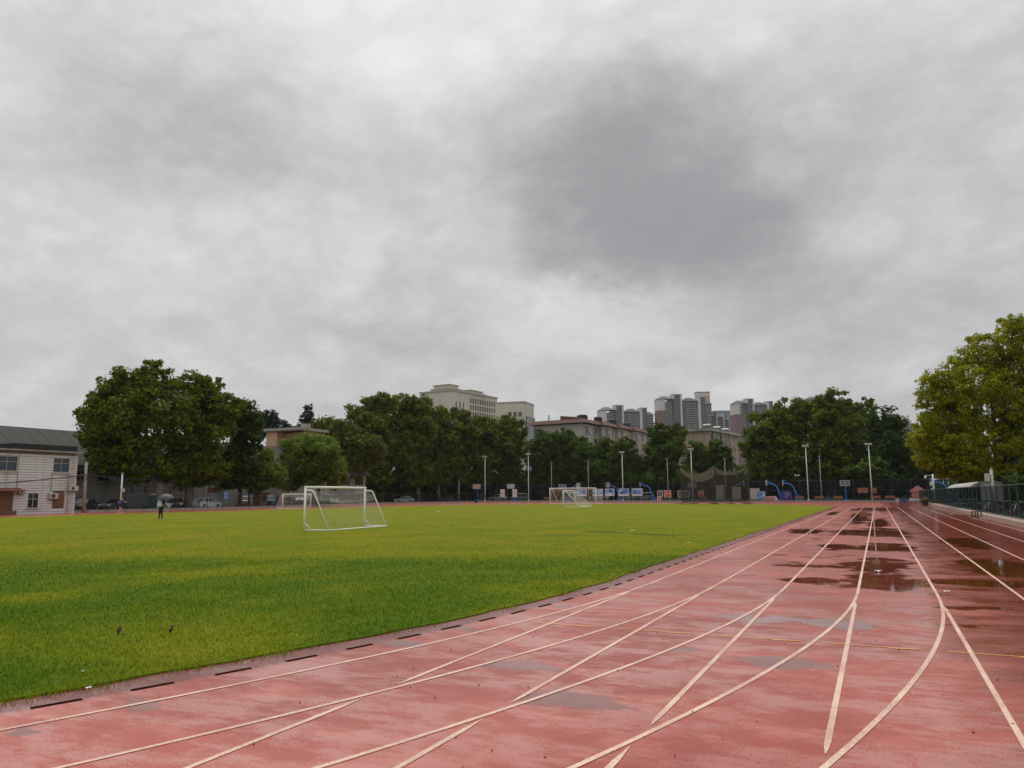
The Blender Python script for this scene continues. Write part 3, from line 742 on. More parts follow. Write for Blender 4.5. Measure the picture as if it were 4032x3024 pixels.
# ------------------------------------------------------------------ flats with the red roof edge
mat('flat_render', (0.50, 0.45, 0.385), 0.85, 0.12, 0.15, dirt=(0.20, 0.16, 0.13), dirt_amt=0.55, dirt_scale=0.15)
mat('brick_trim', (0.30, 0.16, 0.11), 0.85, 0.15, 0.4)
mat('red_roof', (0.14, 0.065, 0.052), 0.75, 0.15, 0.5)
mat('tank_black', (0.03, 0.025, 0.025), 0.7, 0.3)
def oriented(name, corner, side_end, gable_end, label, category='building', group=None):
    """root at a corner; local +Y runs along the long side, local -X along the gable"""
    a = Vector(corner); s = Vector(side_end) - a
    root = thing(name, (a.x, a.y, 0.0), math.atan2(s.y, s.x) - math.pi / 2, label, category, group)
    return root, s.length, (Vector(gable_end) - a).length
def window_on(root, face, u0, u1, z0, z1, depthx=0.0, glass='dark_glass', frame='sill_grey', sill=True, hood=False, t_=0.08):
    """face 'side' : plane x=depthx facing +X, u along y;  'gable': plane y=depthx facing -Y, u along x"""
    def B(mb, a0, a1, o0, o1, c0, c1):
        if face == 'side': mb.bb(depthx + o0, depthx + o1, a0, a1, c0, c1)
        else: mb.bb(a0, a1, depthx - o1, depthx - o0, c0, c1)
        return mb
    w = B(MB(), u0, u1, 0.01, 0.05, z0, z1).build('window', glass, root)
    f = MB()
    B(f, u0 - t_, u1 + t_, 0.0, 0.12, z1, z1 + t_); B(f, u0 - t_, u1 + t_, 0.0, 0.12, z0 - t_, z0)
    B(f, u0 - t_, u0, 0.0, 0.118, z0, z1); B(f, u1, u1 + t_, 0.0, 0.118, z0, z1)
    um = (u0 + u1) / 2; B(f, um - 0.03, um + 0.03, 0.0, 0.09, z0, z1)
    f.build('frame', frame, w)
    if sill: B(MB(), u0 - 0.25, u1 + 0.25, 0.002, 0.35, z0 - 0.28, z0 - t_ - 0.01).build('sill', frame, w)
    if hood: B(MB(), u0 - 0.25, u1 + 0.25, 0.002, 0.55, z1 + 0.12, z1 + 0.22).build('hood', frame, w)
    return w
red, SL, GL = oriented('red_roof_flats', (-75.3, 207.7), (-70.1, 256.5), (-91.5, 208.9), 'beige apartment block with a red sloping roof edge and black roof tanks')
H1 = 21.9
MB().bb(-GL, 0, 0, SL, 0, H1).build('wall', 'flat_render', red)
re_ = MB()
re_.loft([[(-GL - 1.2, -1.2, H1 + 0.2), (1.2, -1.2, H1 + 0.2), (1.2, SL + 1.2, H1 + 0.2), (-GL - 1.2, SL + 1.2, H1 + 0.2)],
          [(-GL - 0.2, -0.2, H1 + 1.35), (0.2, -0.2, H1 + 1.35), (0.2, SL + 0.2, H1 + 1.35), (-GL - 0.2, SL + 0.2, H1 + 1.35)]])
rroof = re_.build('roof', 'red_roof', red)
for q in range(1, 4):        # the long roof edge steps back at each stairwell
    MB().loft([[(1.22, SL * q / 4 - 2.2, H1 + 0.15), (2.3, SL * q / 4 - 2.2, H1 + 0.15), (2.3, SL * q / 4 + 6.5, H1 + 0.15), (1.22, SL * q / 4 + 6.5, H1 + 0.15)],
               [(0.25, SL * q / 4 - 1.6, H1 + 1.3), (1.2, SL * q / 4 - 1.6, H1 + 1.3), (1.2, SL * q / 4 + 5.9, H1 + 1.3), (0.25, SL * q / 4 + 5.9, H1 + 1.3)]]).build('roof_edge', 'red_roof', rroof)
    MB().bb(0.0, 1.1, SL * q / 4 - 1.4, SL * q / 4 + 5.6, 0, H1 + 0.1).build('bay_wall', 'flat_render', red)
for (xx, yy, w_, h_) in [(-3.2, 6.5, 3.2, 1.6), (-3.2, 17.5, 2.6, 1.9), (-3.2, 28.5, 2.6, 2.0), (-3.2, 40.0, 2.6, 1.8)]:
    MB().tube([(xx, yy, H1 + 1.35), (xx, yy, H1 + 1.35 + h_), (xx, yy, H1 + 1.6 + h_)], [w_ / 2, w_ / 2, w_ * 0.3], 12).build('water_tank', 'tank_black', rroof)
MB().loft([[(-7.5, 0.6, H1 + 1.37), (-1.2, 0.6, H1 + 1.37), (-1.2, 4.2, H1 + 1.37), (-7.5, 4.2, H1 + 1.37)],
           [(-7.5, 0.6, H1 + 2.6), (-1.2, 0.6, H1 + 1.9), (-1.2, 4.2, H1 + 1.9), (-7.5, 4.2, H1 + 2.6)]]).build('roof_shed', 'red_roof', rroof)
MB().tube([(-11, 0.1, H1 + 1.35), (-11, 0.1, H1 + 3.0)], 0.15, 6).build('finial', 'tank_black', rroof)
for fl in range(6):
    zz = H1 - 2.6 - fl * 3.1
    MB().bb(-GL + 7.2, -GL + 10.0, -0.4, -0.003, zz - 0.9, zz + 1.9).build('balcony', 'sill_grey', red)
    window_on(red, 'gable', -GL + 0.3, -GL + 2.6, zz, zz + 1.6, 0.0, 'pane_blue', hood=True)
    MB().bb(-GL + 2.9, -GL + 3.9, -0.5, -0.003, zz, zz + 0.9).build('air_conditioner', 'ac_white', red)
    for q in range(8):
        yy = 1.6 + q * (SL - 3) / 8
        bay = any(SL * k / 4 - 1.4 - 2.3 < yy < SL * k / 4 + 5.6 for k in (1, 2, 3))
        window_on(red, 'side', yy, yy + 1.9, zz, zz + 1.6, 1.1 if bay else 0.0, hood=True)
        if q % 2 == 0: MB().bb(1.12 if bay else 0.02, 1.62 if bay else 0.5, yy + 2.5, yy + 3.4, zz - 0.2, zz + 0.6).build('air_conditioner', 'ac_white', red)
MB().tube([(0.15, 0.3, 0), (0.15, 0.3, H1)], 0.12, 6).build('drain_pipe', 'sill_grey', red)
# ---- older tan flats
tan, SL, GL = oriented('tan_flats', (-44.5, 233.2), (-40.6, 261.6), (-53.7, 226.7), 'stained tan apartment block with a flat concrete roof and solar heaters')
mat('tan_wall', (0.42, 0.31, 0.22), 0.85, 0.15, 0.2, dirt=(0.07, 0.055, 0.045), dirt_amt=0.75, dirt_scale=0.22)
mat('orange_band', (0.45, 0.27, 0.14), 0.85, 0.15, 0.2, dirt=(0.12, 0.08, 0.05), dirt_amt=0.5, dirt_scale=0.3)
H2 = 20.3
MB().bb(-GL - 4, 0, 0, SL, 0, H2).build('wall', 'tan_wall', tan)
MB().bb(-GL - 4.05, 0.06, -0.06, -0.004, H2 - 5.2, H2 - 3.6).build('wall_band', 'orange_band', tan)
troof = MB().bb(-GL - 5, 0.9, -0.9, SL + 0.9, H2 + 0.002, H2 + 0.75).build('roof', 'concrete', tan)
MB().bb(-5.6, -4.9, -0.25, -0.065, 0, H2).build('pilaster', 'concrete', tan)
for q in range(3):
    MB().bb(0.002, 0.5, 3 + q * 8, 4 + q * 8, 0, H2 - 0.01).build('pilaster', 'concrete', tan)
for fl in range(6):
    zz = H2 - 2.7 - fl * 3.0
    for q in range(6):
        yy = 1.0 + q * (SL - 1.5) / 6
        window_on(tan, 'side', yy, yy + 1.6, zz, zz + 1.6, 0.0, hood=True)
        if q % 2 == 0: MB().bb(0.02, 0.55, yy + 2.0, yy + 2.9, zz - 0.6, zz + 0.2).build('air_conditioner', 'ac_white', tan)
for (xx, yy, m_) in [(-1.6, 3.0, 'white_metal'), (-1.8, 13.0, 'white_metal'), (-2.0, 22.0, 'white_metal')]:
    h = MB(); h.tube([(xx - 1.1, yy, H2 + 2.1), (xx + 1.1, yy, H2 + 2.1)], 0.28, 10)
    hh = h.build('solar_tank', m_, troof)
    l = MB(); 
    for sx_ in (-0.9, 0.9):
        l.tube([(xx + sx_, yy - 0.8, H2 + 0.76), (xx + sx_, yy, H2 + 2.0)], 0.05, 5); l.tube([(xx + sx_, yy + 0.4, H2 + 0.76), (xx + sx_, yy, H2 + 2.0)], 0.05, 5)
    l.build('stand', 'dark_metal', hh)
    MB().box((xx, yy - 0.55, H2 + 1.35), (1.9, 0.08, 1.6), rot=(R(-35), 0, 0)).build('solar_panel', 'dark_glass', hh)

# ------------------------------------------------------------------ office block with its wing
mat('office_stone', (0.62, 0.58, 0.49), 0.8, 0.08, 0.03, dirt=(0.42, 0.37, 0.29), dirt_amt=0.5, dirt_scale=0.05)
mat('office_trim', (0.42, 0.38, 0.31), 0.8, 0.08, 0.1)
mat('office_glass', (0.05, 0.055, 0.06), 0.12, 0.15, 0.3, spec=0.7)
mat('curtain_glass', (0.07, 0.12, 0.17), 0.1, 0.15, 0.2, spec=0.8)
off, SL, GL = oriented('office_block', (-223.7, 392.1), (-217.1, 439.4), (-246.0, 383.0), 'tall beige stone office block with rows of recessed windows')
HO = 62.8
MB().bb(-GL, -0.9, 0, SL, 0, HO).build('wall', 'office_stone', off)
wins = [(18.5 + 2.55 * q, 18.5 + 2.55 * q + 1.7) for q in range(12)]
piers = MB()
y0_ = 0.0
edges = [(a, b) for a, b in wins if b < SL - 0.4]
stair = [(4.0, 5.4), (7.6, 9.0), (11.2, 12.6)]
allu = stair + edges
prev = 0.0
for a, b in allu:
    MB().bb(-0.9, 0, prev, a, 0, HO).build('pier', 'office_stone', off); prev = b
MB().bb(-0.9, 0, prev, SL, 0, HO).build('pier', 'office_stone', off)
for a, b in stair:
    MB().bb(-0.9, -0.6, a, b, HO - 34, HO - 6).build('window', 'office_glass', off)
    MB().bb(-0.9, -0.05, a, b, HO - 6, HO - 0.01).build('spandrel', 'office_stone', off)
for a, b in edges:
    MB().bb(-0.9, -0.04, a, b, HO - 2.6, HO - 0.01).build('spandrel', 'office_stone', off)
    for fl in range(7):
        zt = HO - 2.6 - fl * 4.1
        w = MB().bb(-0.9, -0.62, a + 0.02, b - 0.02, zt - 3.0, zt).build('window', 'office_glass', off)
        MB().bb(-0.86, -0.5, (a + b) / 2 - 0.06, (a + b) / 2 + 0.06, zt - 3.0, zt).build('mullion', 'office_trim', w)
        MB().bb(-0.9, -0.045, a, b, zt - 4.1, zt - 3.0).build('spandrel', 'office_stone', off)
MB().bb(-GL - 0.4, 0.5, -0.5, SL + 0.4, HO + 0.005, HO + 0.9).build('cornice', 'office_trim', off)
gw = MB().bb(-GL + 4, -10, -0.35, -0.005, HO - 26, HO - 11.5).build('window', 'curtain_glass', off)
fm = MB()
for q in range(5): fm.bb(-GL + 4, -10, -0.5, -0.36, HO - 26 + q * 3.5, HO - 25.7 + q * 3.5)
for q in range(4): fm.bb(-GL + 4 + q * 3.4, -GL + 4.2 + q * 3.4, -0.495, -0.355, HO - 26, HO - 11.5)
fm.build('mullion', 'office_trim', gw)
def stack(parent, x0, x1, y0, y1, z0, hs):
    z = z0
    for i, (h, inset) in enumerate(hs):
        p = MB().bb(x0 + inset, x1 - inset, y0 + inset, y1 - inset, z, z + h - 0.5).build('penthouse', 'office_stone', parent)
        MB().bb(x0 + inset - 0.6, x1 - inset + 0.6, y0 + inset - 0.6, y1 - inset + 0.6, z + h - 0.5 + 0.004, z + h).build('cornice', 'office_trim', p)
        z += h + 0.004
stack(off, -18, -3.5, 3, 14, HO + 0.92, [(1.6, 0), (2.4, 1.2)])
stack(off, -14, -4, 24, 40, HO + 0.92, [(1.4, 0), (1.6, 1.2)])
wing, SLw, GLw = oriented('office_wing', (-205.0, 456.1), (-207.8, 476.9), (-226.1, 446.0), 'lower beige wing beside the office block, glazed at its end')
HW = 61.5
MB().bb(-GLw, 0, 0, SLw, 0, HW).build('wall', 'office_stone', wing)
MB().bb(-GLw - 0.3, 0.4, -0.4, SLw + 0.4, HW + 0.004, HW + 0.9).build('cornice', 'office_trim', wing)
for q in range(3):
    for fl in range(5):
        u = -11.5 + q * 3.5
        w = MB().bb(u, u + 2.3, -0.12, -0.004, HW - 6.5 - fl * 6.6 - 2.6, HW - 6.5 - fl * 6.6 + (1.6 if fl else 0.6)).build('window', 'office_glass', wing)
        MB().bb(u + 1.05, u + 1.2, -0.2, -0.125, HW - 6.5 - fl * 6.6 - 2.6, HW - 6.5 - fl * 6.6 + 0.6).build('mullion', 'office_trim', w)
cg = MB().bb(0.004, 0.9, 1.5, SLw - 0.5, 5, HW - 9).build('window', 'curtain_glass', wing)
fm = MB()
for q in range(14): fm.bb(0.9, 1.1, 1.5, SLw - 0.5, HW - 9 - q * 4, HW - 8.6 - q * 4)
for q in range(5): fm.bb(0.9, 1.09, 1.5 + q * 4.4, 1.8 + q * 4.4, 5, HW - 9)
fm.build('mullion', 'office_trim', cg)
MB().bb(0.004, 0.5, 1.0, 4.0, HW - 8.9, HW - 0.02).build('end_pier', 'office_stone', wing)
far_ = thing('far_office', (-262, 385, 0), R(-8), 'grey stepped office roof peeping over the plane trees', 'building')
MB().bb(-9, 9, 0, 14, 0, 57).build('wall', 'office_stone', far_)
stack(far_, -8, 8, 1, 12, 57.01, [(1.8, 0), (1.4, 1.8)])

# ------------------------------------------------------------------ apartment towers on the skyline
mat('tower_grey', (0.125, 0.118, 0.128), 0.8, 0.08, 0.05)
mat('tower_mid', (0.22, 0.21, 0.22), 0.8, 0.08, 0.05)
mat('tower_white', (0.60, 0.57, 0.55), 0.8, 0.06, 0.05)
mat('tower_brown', (0.20, 0.13, 0.12), 0.85, 0.08, 0.05)
mat('tower_roof', (0.11, 0.11, 0.115), 0.7, 0.1, 0.1)
mat('balcony_pale', (0.44, 0.43, 0.43), 0.7, 0.08, 0.2)
def skyscraper(name, loc, ang, wdt, hgt, label, seed, lift=True):
    """slab of flats seen from its long side: local X along the front, front faces -Y"""
    root = thing(name, (*loc, 0), ang, label, 'apartment tower', 'apartment towers on the skyline')
    k = wdt / 66.0
    cols = [(0, 8, 3.0, 'w', 0), (8, 14, 0, 'b', -3), (14, 19, -1.0, 'b', -1), (19, 27, 2.4, 'g', 6), (27, 29.2, 3.0, 's', 6.0), (29.2, 34, 1.0, 'd', -2),
            (34, 43, -0.6, 'b', -2.5), (43, 49, 0, 'b', -2.5), (49, 52, 2.6, 's', 3), (52, 58, 2.0, 'g', 3), (58, 66, 0.5, 'b', -6)]
    fh = 3.0
    for (a, b, prj, kind, dz) in cols:
        a *= k; b *= k; top = hgt + dz
        m_ = {'w': 'tower_white', 'b': 'tower_mid', 'g': 'tower_grey', 's': 'tower_white', 'd': 'tower_grey'}[kind]
        if kind == 'w':
            MB().bb(a, b, -prj, 14, top - 15, top).build('end_wall', 'tower_white', root)
            MB().bb(a + .02, b - .02, -prj + .02, 14, 0, top - 15.02).build('end_wall', 'tower_brown', root)
        else:
            MB().bb(a, b - 0.02, -prj, 14 - (a % 1), 0, top).build('wall', m_, root)
        if kind == 'b':
            nf = int((top - 40) / fh)
            w = MB(); l = MB()
            nb = max(2, int((b - a) / 2.2))
            for f in range(nf):
                z = top - 1.2 - f * fh
                for q in range(nb):
                    u0 = a + (b - a) * q / nb
                    w.bb(u0 + 0.25, u0 + (b - a) / nb - 0.25, -prj - 0.12, -prj - 0.01, z - 1.7, z)
                l.bb(a + (b - a) * 0.08, b - (b - a) * 0.45 if f % 2 else b - (b - a) * 0.1, -prj - 1.0, -prj - 0.13, z - 2.35, z - 1.8)
            wo = w.build('window', 'office_glass', root, kind='stuff')
            l.build('balcony', 'balcony_pale', root, kind='stuff')
    def hip(a, b, prj, z):
        a *= k; b *= k
        MB().loft([[(a - 1.2, -prj - 1.2, z), (b + 1.2, -prj - 1.2, z), (b + 1.2, 12, z), (a - 1.2, 12, z)],
                   [(a + (b - a) * .35, 3, z + 4.6), (b - (b - a) * .35, 3, z + 4.6), (b - (b - a) * .35, 8, z + 4.6), (a + (b - a) * .35, 8, z + 4.6)]]).build('roof', 'tower_roof', root)
    hip(0, 18, 3.0, hgt + 0.05); hip(30, 48, 1.0, hgt - 1.9); hip(57, 66, 1.5, hgt - 5.9)
    if lift:
        MB().bb(18 * k, 20 * k, -3.2, 10, hgt + 0.05, hgt + 7.2).build('lift_shaft', 'tower_white', root)
        MB().bb(18 * k, 29.4 * k, -3.3, 10, hgt + 6.05, hgt + 6.9).build('cornice', 'tower_white', root)
        MB().bb(49 * k, 58.2 * k, -2.9, 10, hgt + 3.05, hgt + 3.8).build('cornice', 'tower_white', root)
    return root
def ang(a, b): return math.atan2(b[1] - a[1], b[0] - a[0])
skyscraper('apartment_tower', (-321.9, 953.6), ang((-321.9, 953.6), (-256.3, 984.4)) + 0.12, 72, 110.5, 'grey apartment tower directly behind the red-edged flats', 1)
skyscraper('apartment_tower', (-253.0, 986.0), ang((-253.0, 986.0), (-187.1, 1016.9)) + 0.12, 73, 124.5, 'tallest grey apartment tower, with white upper end wall, above the tan flats', 2)
skyscraper('apartment_tower', (-170.8, 1079.9), ang((-170.8, 1079.9), (-114.3, 1106.4)) + 0.12, 63, 124.0, 'dark apartment tower half hidden by the round-topped trees', 3)
skyscraper('apartment_tower', (-214.0, 1112.0), ang((-206, 1118), (-185.1, 1128.4)) + 0.12, 32, 112.0, 'small apartment tower in front of the blue glass tower', 4, False)
gl = thing('glass_tower', (-262.0, 1424.0, 0), 0.4, 'pale blue glass tower between the grey apartment towers', 'office tower')
mat('far_blue_glass', (0.22, 0.34, 0.48), 0.25, 0.06, 0.05)
MB().bb(0, 42, 0, 30, 0, 150).build('wall', 'far_blue_glass', gl)
mu = MB()
for q in range(18): mu.bb(-0.1, 42.1, -0.5, -0.05, 62 + q * 5, 62.6 + q * 5)
for q in range(11): mu.bb(q * 4.15, q * 4.15 + 0.5, -0.52, -0.06, 60, 150)
mu.build('mullion', 'tower_mid', gl, kind='stuff')
MB().bb(-0.3, 42.3, -0.6, 30.3, 150.01, 152).build('roof', 'tower_mid', gl)
bk = thing('cream_tower', (-237.1, 1159.2, 0), 0.42, 'cream tower top rising behind the tallest grey apartment tower', 'apartment tower')
MB().bb(0, 19.5, 0, 14, 0, 147).build('wall', 'tan_render', bk)
MB().bb(-0.2, 19.7, -0.2, 14.2, 147.01, 153).build('penthouse', 'tower_white', bk)
MB().bb(6.5, 10, -0.4, -0.21, 148.5, 151).build('window', 'tower_white', bk)
MB().bb(-0.8, 20.3, -0.8, 15, 153.01, 154).build('roof', 'tower_roof', bk)
fb = thing('hill_tower', (-69, 962, 0), 0.44, 'grey tower tip just showing over the round-topped trees', 'apartment tower')
MB().bb(0, 22, 0, 14, 0, 111).build('wall', 'tower_mid', fb)
MB().loft([[(-1, -1, 111.01), (23, -1, 111.01), (23, 15, 111.01), (-1, 15, 111.01)], [(7, 5, 115), (15, 5, 115), (15, 9, 115), (7, 9, 115)]]).build('roof', 'tower_roof', fb)
MB().bb(16.5, 22.5, 2, 12, 111.02, 115.5).build('lift_shaft', 'tower_white', fb)
fb2 = thing('hill_tower', (29, 1008, 0), 0.44, 'pale distant tower in the gap beside the yellow-green tree', 'apartment tower')
MB().bb(0, 22, 0, 16, 0, 82).build('wall', 'tower_mid', fb2)
MB().bb(4, 14, 1, 12, 82.01, 86).build('lift_shaft', 'tower_white', fb2)
w = MB(); 
for f in range(14):
    for q in range(6): w.bb(1 + q * 3.5, 3 + q * 3.5, -0.15, -0.02, 79 - f * 3, 81 - f * 3)
w.build('window', 'office_glass', fb2, kind='stuff')

# boundary walls seen through the gaps under the trees
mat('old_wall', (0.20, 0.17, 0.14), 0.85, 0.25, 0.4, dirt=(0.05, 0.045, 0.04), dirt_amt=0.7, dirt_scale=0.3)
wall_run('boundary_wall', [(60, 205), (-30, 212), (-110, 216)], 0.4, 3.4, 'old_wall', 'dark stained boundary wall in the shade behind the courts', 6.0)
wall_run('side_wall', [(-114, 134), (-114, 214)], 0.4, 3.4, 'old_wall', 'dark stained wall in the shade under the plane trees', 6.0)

# ------------------------------------------------------------------ trees
mat('bark_plane', (0.17, 0.14, 0.105), 0.9, 0.35, 1.5, bump=0.5, bscale=8.0, dirt=(0.06, 0.05, 0.04), dirt_scale=1.0, dirt_amt=0.6)
mat('bark_dark', (0.05, 0.04, 0.032), 0.9, 0.3, 2.0, bump=0.5, bscale=9.0)
leaf_mat('leaf_plane', (0.020, 0.044, 0.004), (0.215, 0.265, 0.015))
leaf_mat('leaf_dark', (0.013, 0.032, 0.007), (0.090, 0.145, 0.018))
leaf_mat('leaf_elm', (0.018, 0.042, 0.008), (0.145, 0.205, 0.022))
leaf_mat('leaf_camphor', (0.065, 0.110, 0.014), (0.22, 0.30, 0.036), 0.4)
leaf_mat('leaf_yellow', (0.085, 0.125, 0.004), (0.52, 0.50, 0.016), 0.45)
leaf_mat('leaf_olive', (0.055, 0.080, 0.010), (0.180, 0.210, 0.030), 0.4)
leaf_mat('needle', (0.016, 0.030, 0.018), (0.045, 0.070, 0.040), 0.2)
def leaves(lobes, size, cover, rs, aspect=0.62, up=0.5, clump=0.30, droop=0.0):
    """leaf-sized diamonds gathered in clumps on and inside each lobe of a crown"""
    V = []
    for (cx, cy_, cz, rx, rz) in lobes:
        area = 4 * math.pi * ((rx * rx + 2 * rx * rz) / 3)
        rc = max(clump * (rx * rx * rz) ** (1 / 3), 2.2 * size)
        nc = int(max(8, 1.25 * area / (math.pi * rc * rc)))
        dirs = rs.randn(nc, 3); dirs /= np.linalg.norm(dirs, axis=1)[:, None]
        rad = np.where(rs.rand(nc) < 0.74, 0.72 + 0.30 * rs.rand(nc), 0.25 + 0.45 * rs.rand(nc))
        cc = dirs * rad[:, None] * np.array([rx, rx, rz]) + np.array([cx, cy_, cz])
        crad = rc * (0.65 + 0.7 * rs.rand(nc))
        nl = int(cover * 4 * math.pi * rc * rc / (size * size * aspect * 2) * 0.42) + 6
        ld = rs.randn(nc, nl, 3); ld /= np.linalg.norm(ld, axis=2)[:, :, None]
        lr = (0.45 + 0.6 * rs.rand(nc, nl))
        lp = cc[:, None, :] + ld * (lr * crad[:, None])[:, :, None] * np.array([1.0, 1.0, 0.72])
        if droop: lp[:, :, 2] -= droop * rs.rand(nc, nl) ** 2
        p = lp.reshape(-1, 3); nrm = ld.reshape(-1, 3) * 0.75 + rs.randn(len(p), 3) * 0.55 + np.array([0, 0, up])
        nrm /= np.linalg.norm(nrm, axis=1)[:, None]
        ref = rs.randn(len(p), 3); u = np.cross(nrm, ref); u /= np.linalg.norm(u, axis=1)[:, None]; w = np.cross(nrm, u)
        s = size * (0.6 + 0.8 * rs.rand(len(p)))[:, None]
        bend = nrm * s * 0.18
        q = np.stack([p + u * s, p + w * s * aspect - bend, p - u * s, p - w * s * aspect - bend], 1)
        V.append(q)
    return np.concatenate(V)
def quads(name, V, material):
    n = len(V); me = bpy.data.meshes.new(name)
    me.vertices.add(n * 4); me.vertices.foreach_set('co', V.reshape(-1).astype(np.float32))
    me.loops.add(n * 4); me.loops.foreach_set('vertex_index', np.arange(n * 4, dtype=np.int32))
    me.polygons.add(n); me.polygons.foreach_set('loop_start', np.arange(0, n * 4, 4, dtype=np.int32))
    me.update(calc_edges=True); me.materials.append(MATS[material])
    return me
LEAFCOUNT = [0]
def tree(name, loc, lobes, size, cover, leaf, bark, tr, seed, label, group=None, category='tree', lean=(0, 0), fork=None, fill=True, **kw):
    rs = np.random.RandomState(seed); rr = random.Random(seed)
    root = thing(name, (*loc, 0.0), 0, label, category, group)
    if fill:        # the shaded heart of the crown
        cx_ = sum(l[0] for l in lobes) / len(lobes); cy_ = sum(l[1] for l in lobes) / len(lobes)
        z0_ = min(l[2] - l[4] for l in lobes); z1_ = max(l[2] + l[4] for l in lobes); w_ = max(abs(l[0] - cx_) + l[3] for l in lobes)
        lobes = lobes + [(cx_, cy_, (z0_ + z1_) / 2 - 0.6, w_ * 0.56, (z1_ - z0_) * 0.40)]
    V = leaves(lobes, size, cover, rs, **kw)
    V = V[V[:, :, 2].min(1) > 0.4]
    LEAFCOUNT[0] += len(V)
    put('crown', quads('crown', V, leaf), root)
    zmid = sum(l[2] for l in lobes) / len(lobes); zlow = min(l[2] - l[4] for l in lobes)
    fz = fork or max(1.6, min(zlow + 1.0, zmid * 0.45))
    fx_, fy_ = lean
    t = MB()
    base = [(0, 0, -0.2), (0.02, 0, 0.35), (fx_ * 0.5 + rr.uniform(-.1, .1), fy_ * 0.5, fz * 0.55), (fx_, fy_, fz)]
    t.tube(base, [tr * 1.5, tr * 1.12, tr, tr * 0.92], 10)
    trunk = t.build('trunk', bark, root, smooth=True)
    for i, l in enumerate(lobes):
        p1 = Vector((l[0], l[1], l[2] + l[4] * 0.2)); p0 = Vector((fx_, fy_, fz - 0.25))
        mid = p0.lerp(p1, 0.5) + Vector((rr.uniform(-.5, .5), rr.uniform(-.5, .5), rr.uniform(-.2, .6)))
        k = 0.62 if i < 3 else 0.42
        b = MB().tube([p0, p0.lerp(mid, 0.5) + Vector((0, 0, 0.15)), mid, mid.lerp(p1, 0.55), p1], [tr * k, tr * k * 0.8, tr * k * 0.6, tr * k * 0.4, tr * 0.08], 6)
        for q in range(2):
            e = p1 + Vector((rr.uniform(-1, 1) * l[3], rr.uniform(-1, 1) * l[3], rr.uniform(-.2, .9) * l[4])) * 0.75
            b.tube([mid, mid.lerp(e, 0.5), e], [tr * k * 0.4, tr * k * 0.25, tr * 0.04], 5)
        b.build('limb', bark, root, smooth=True)
    return root
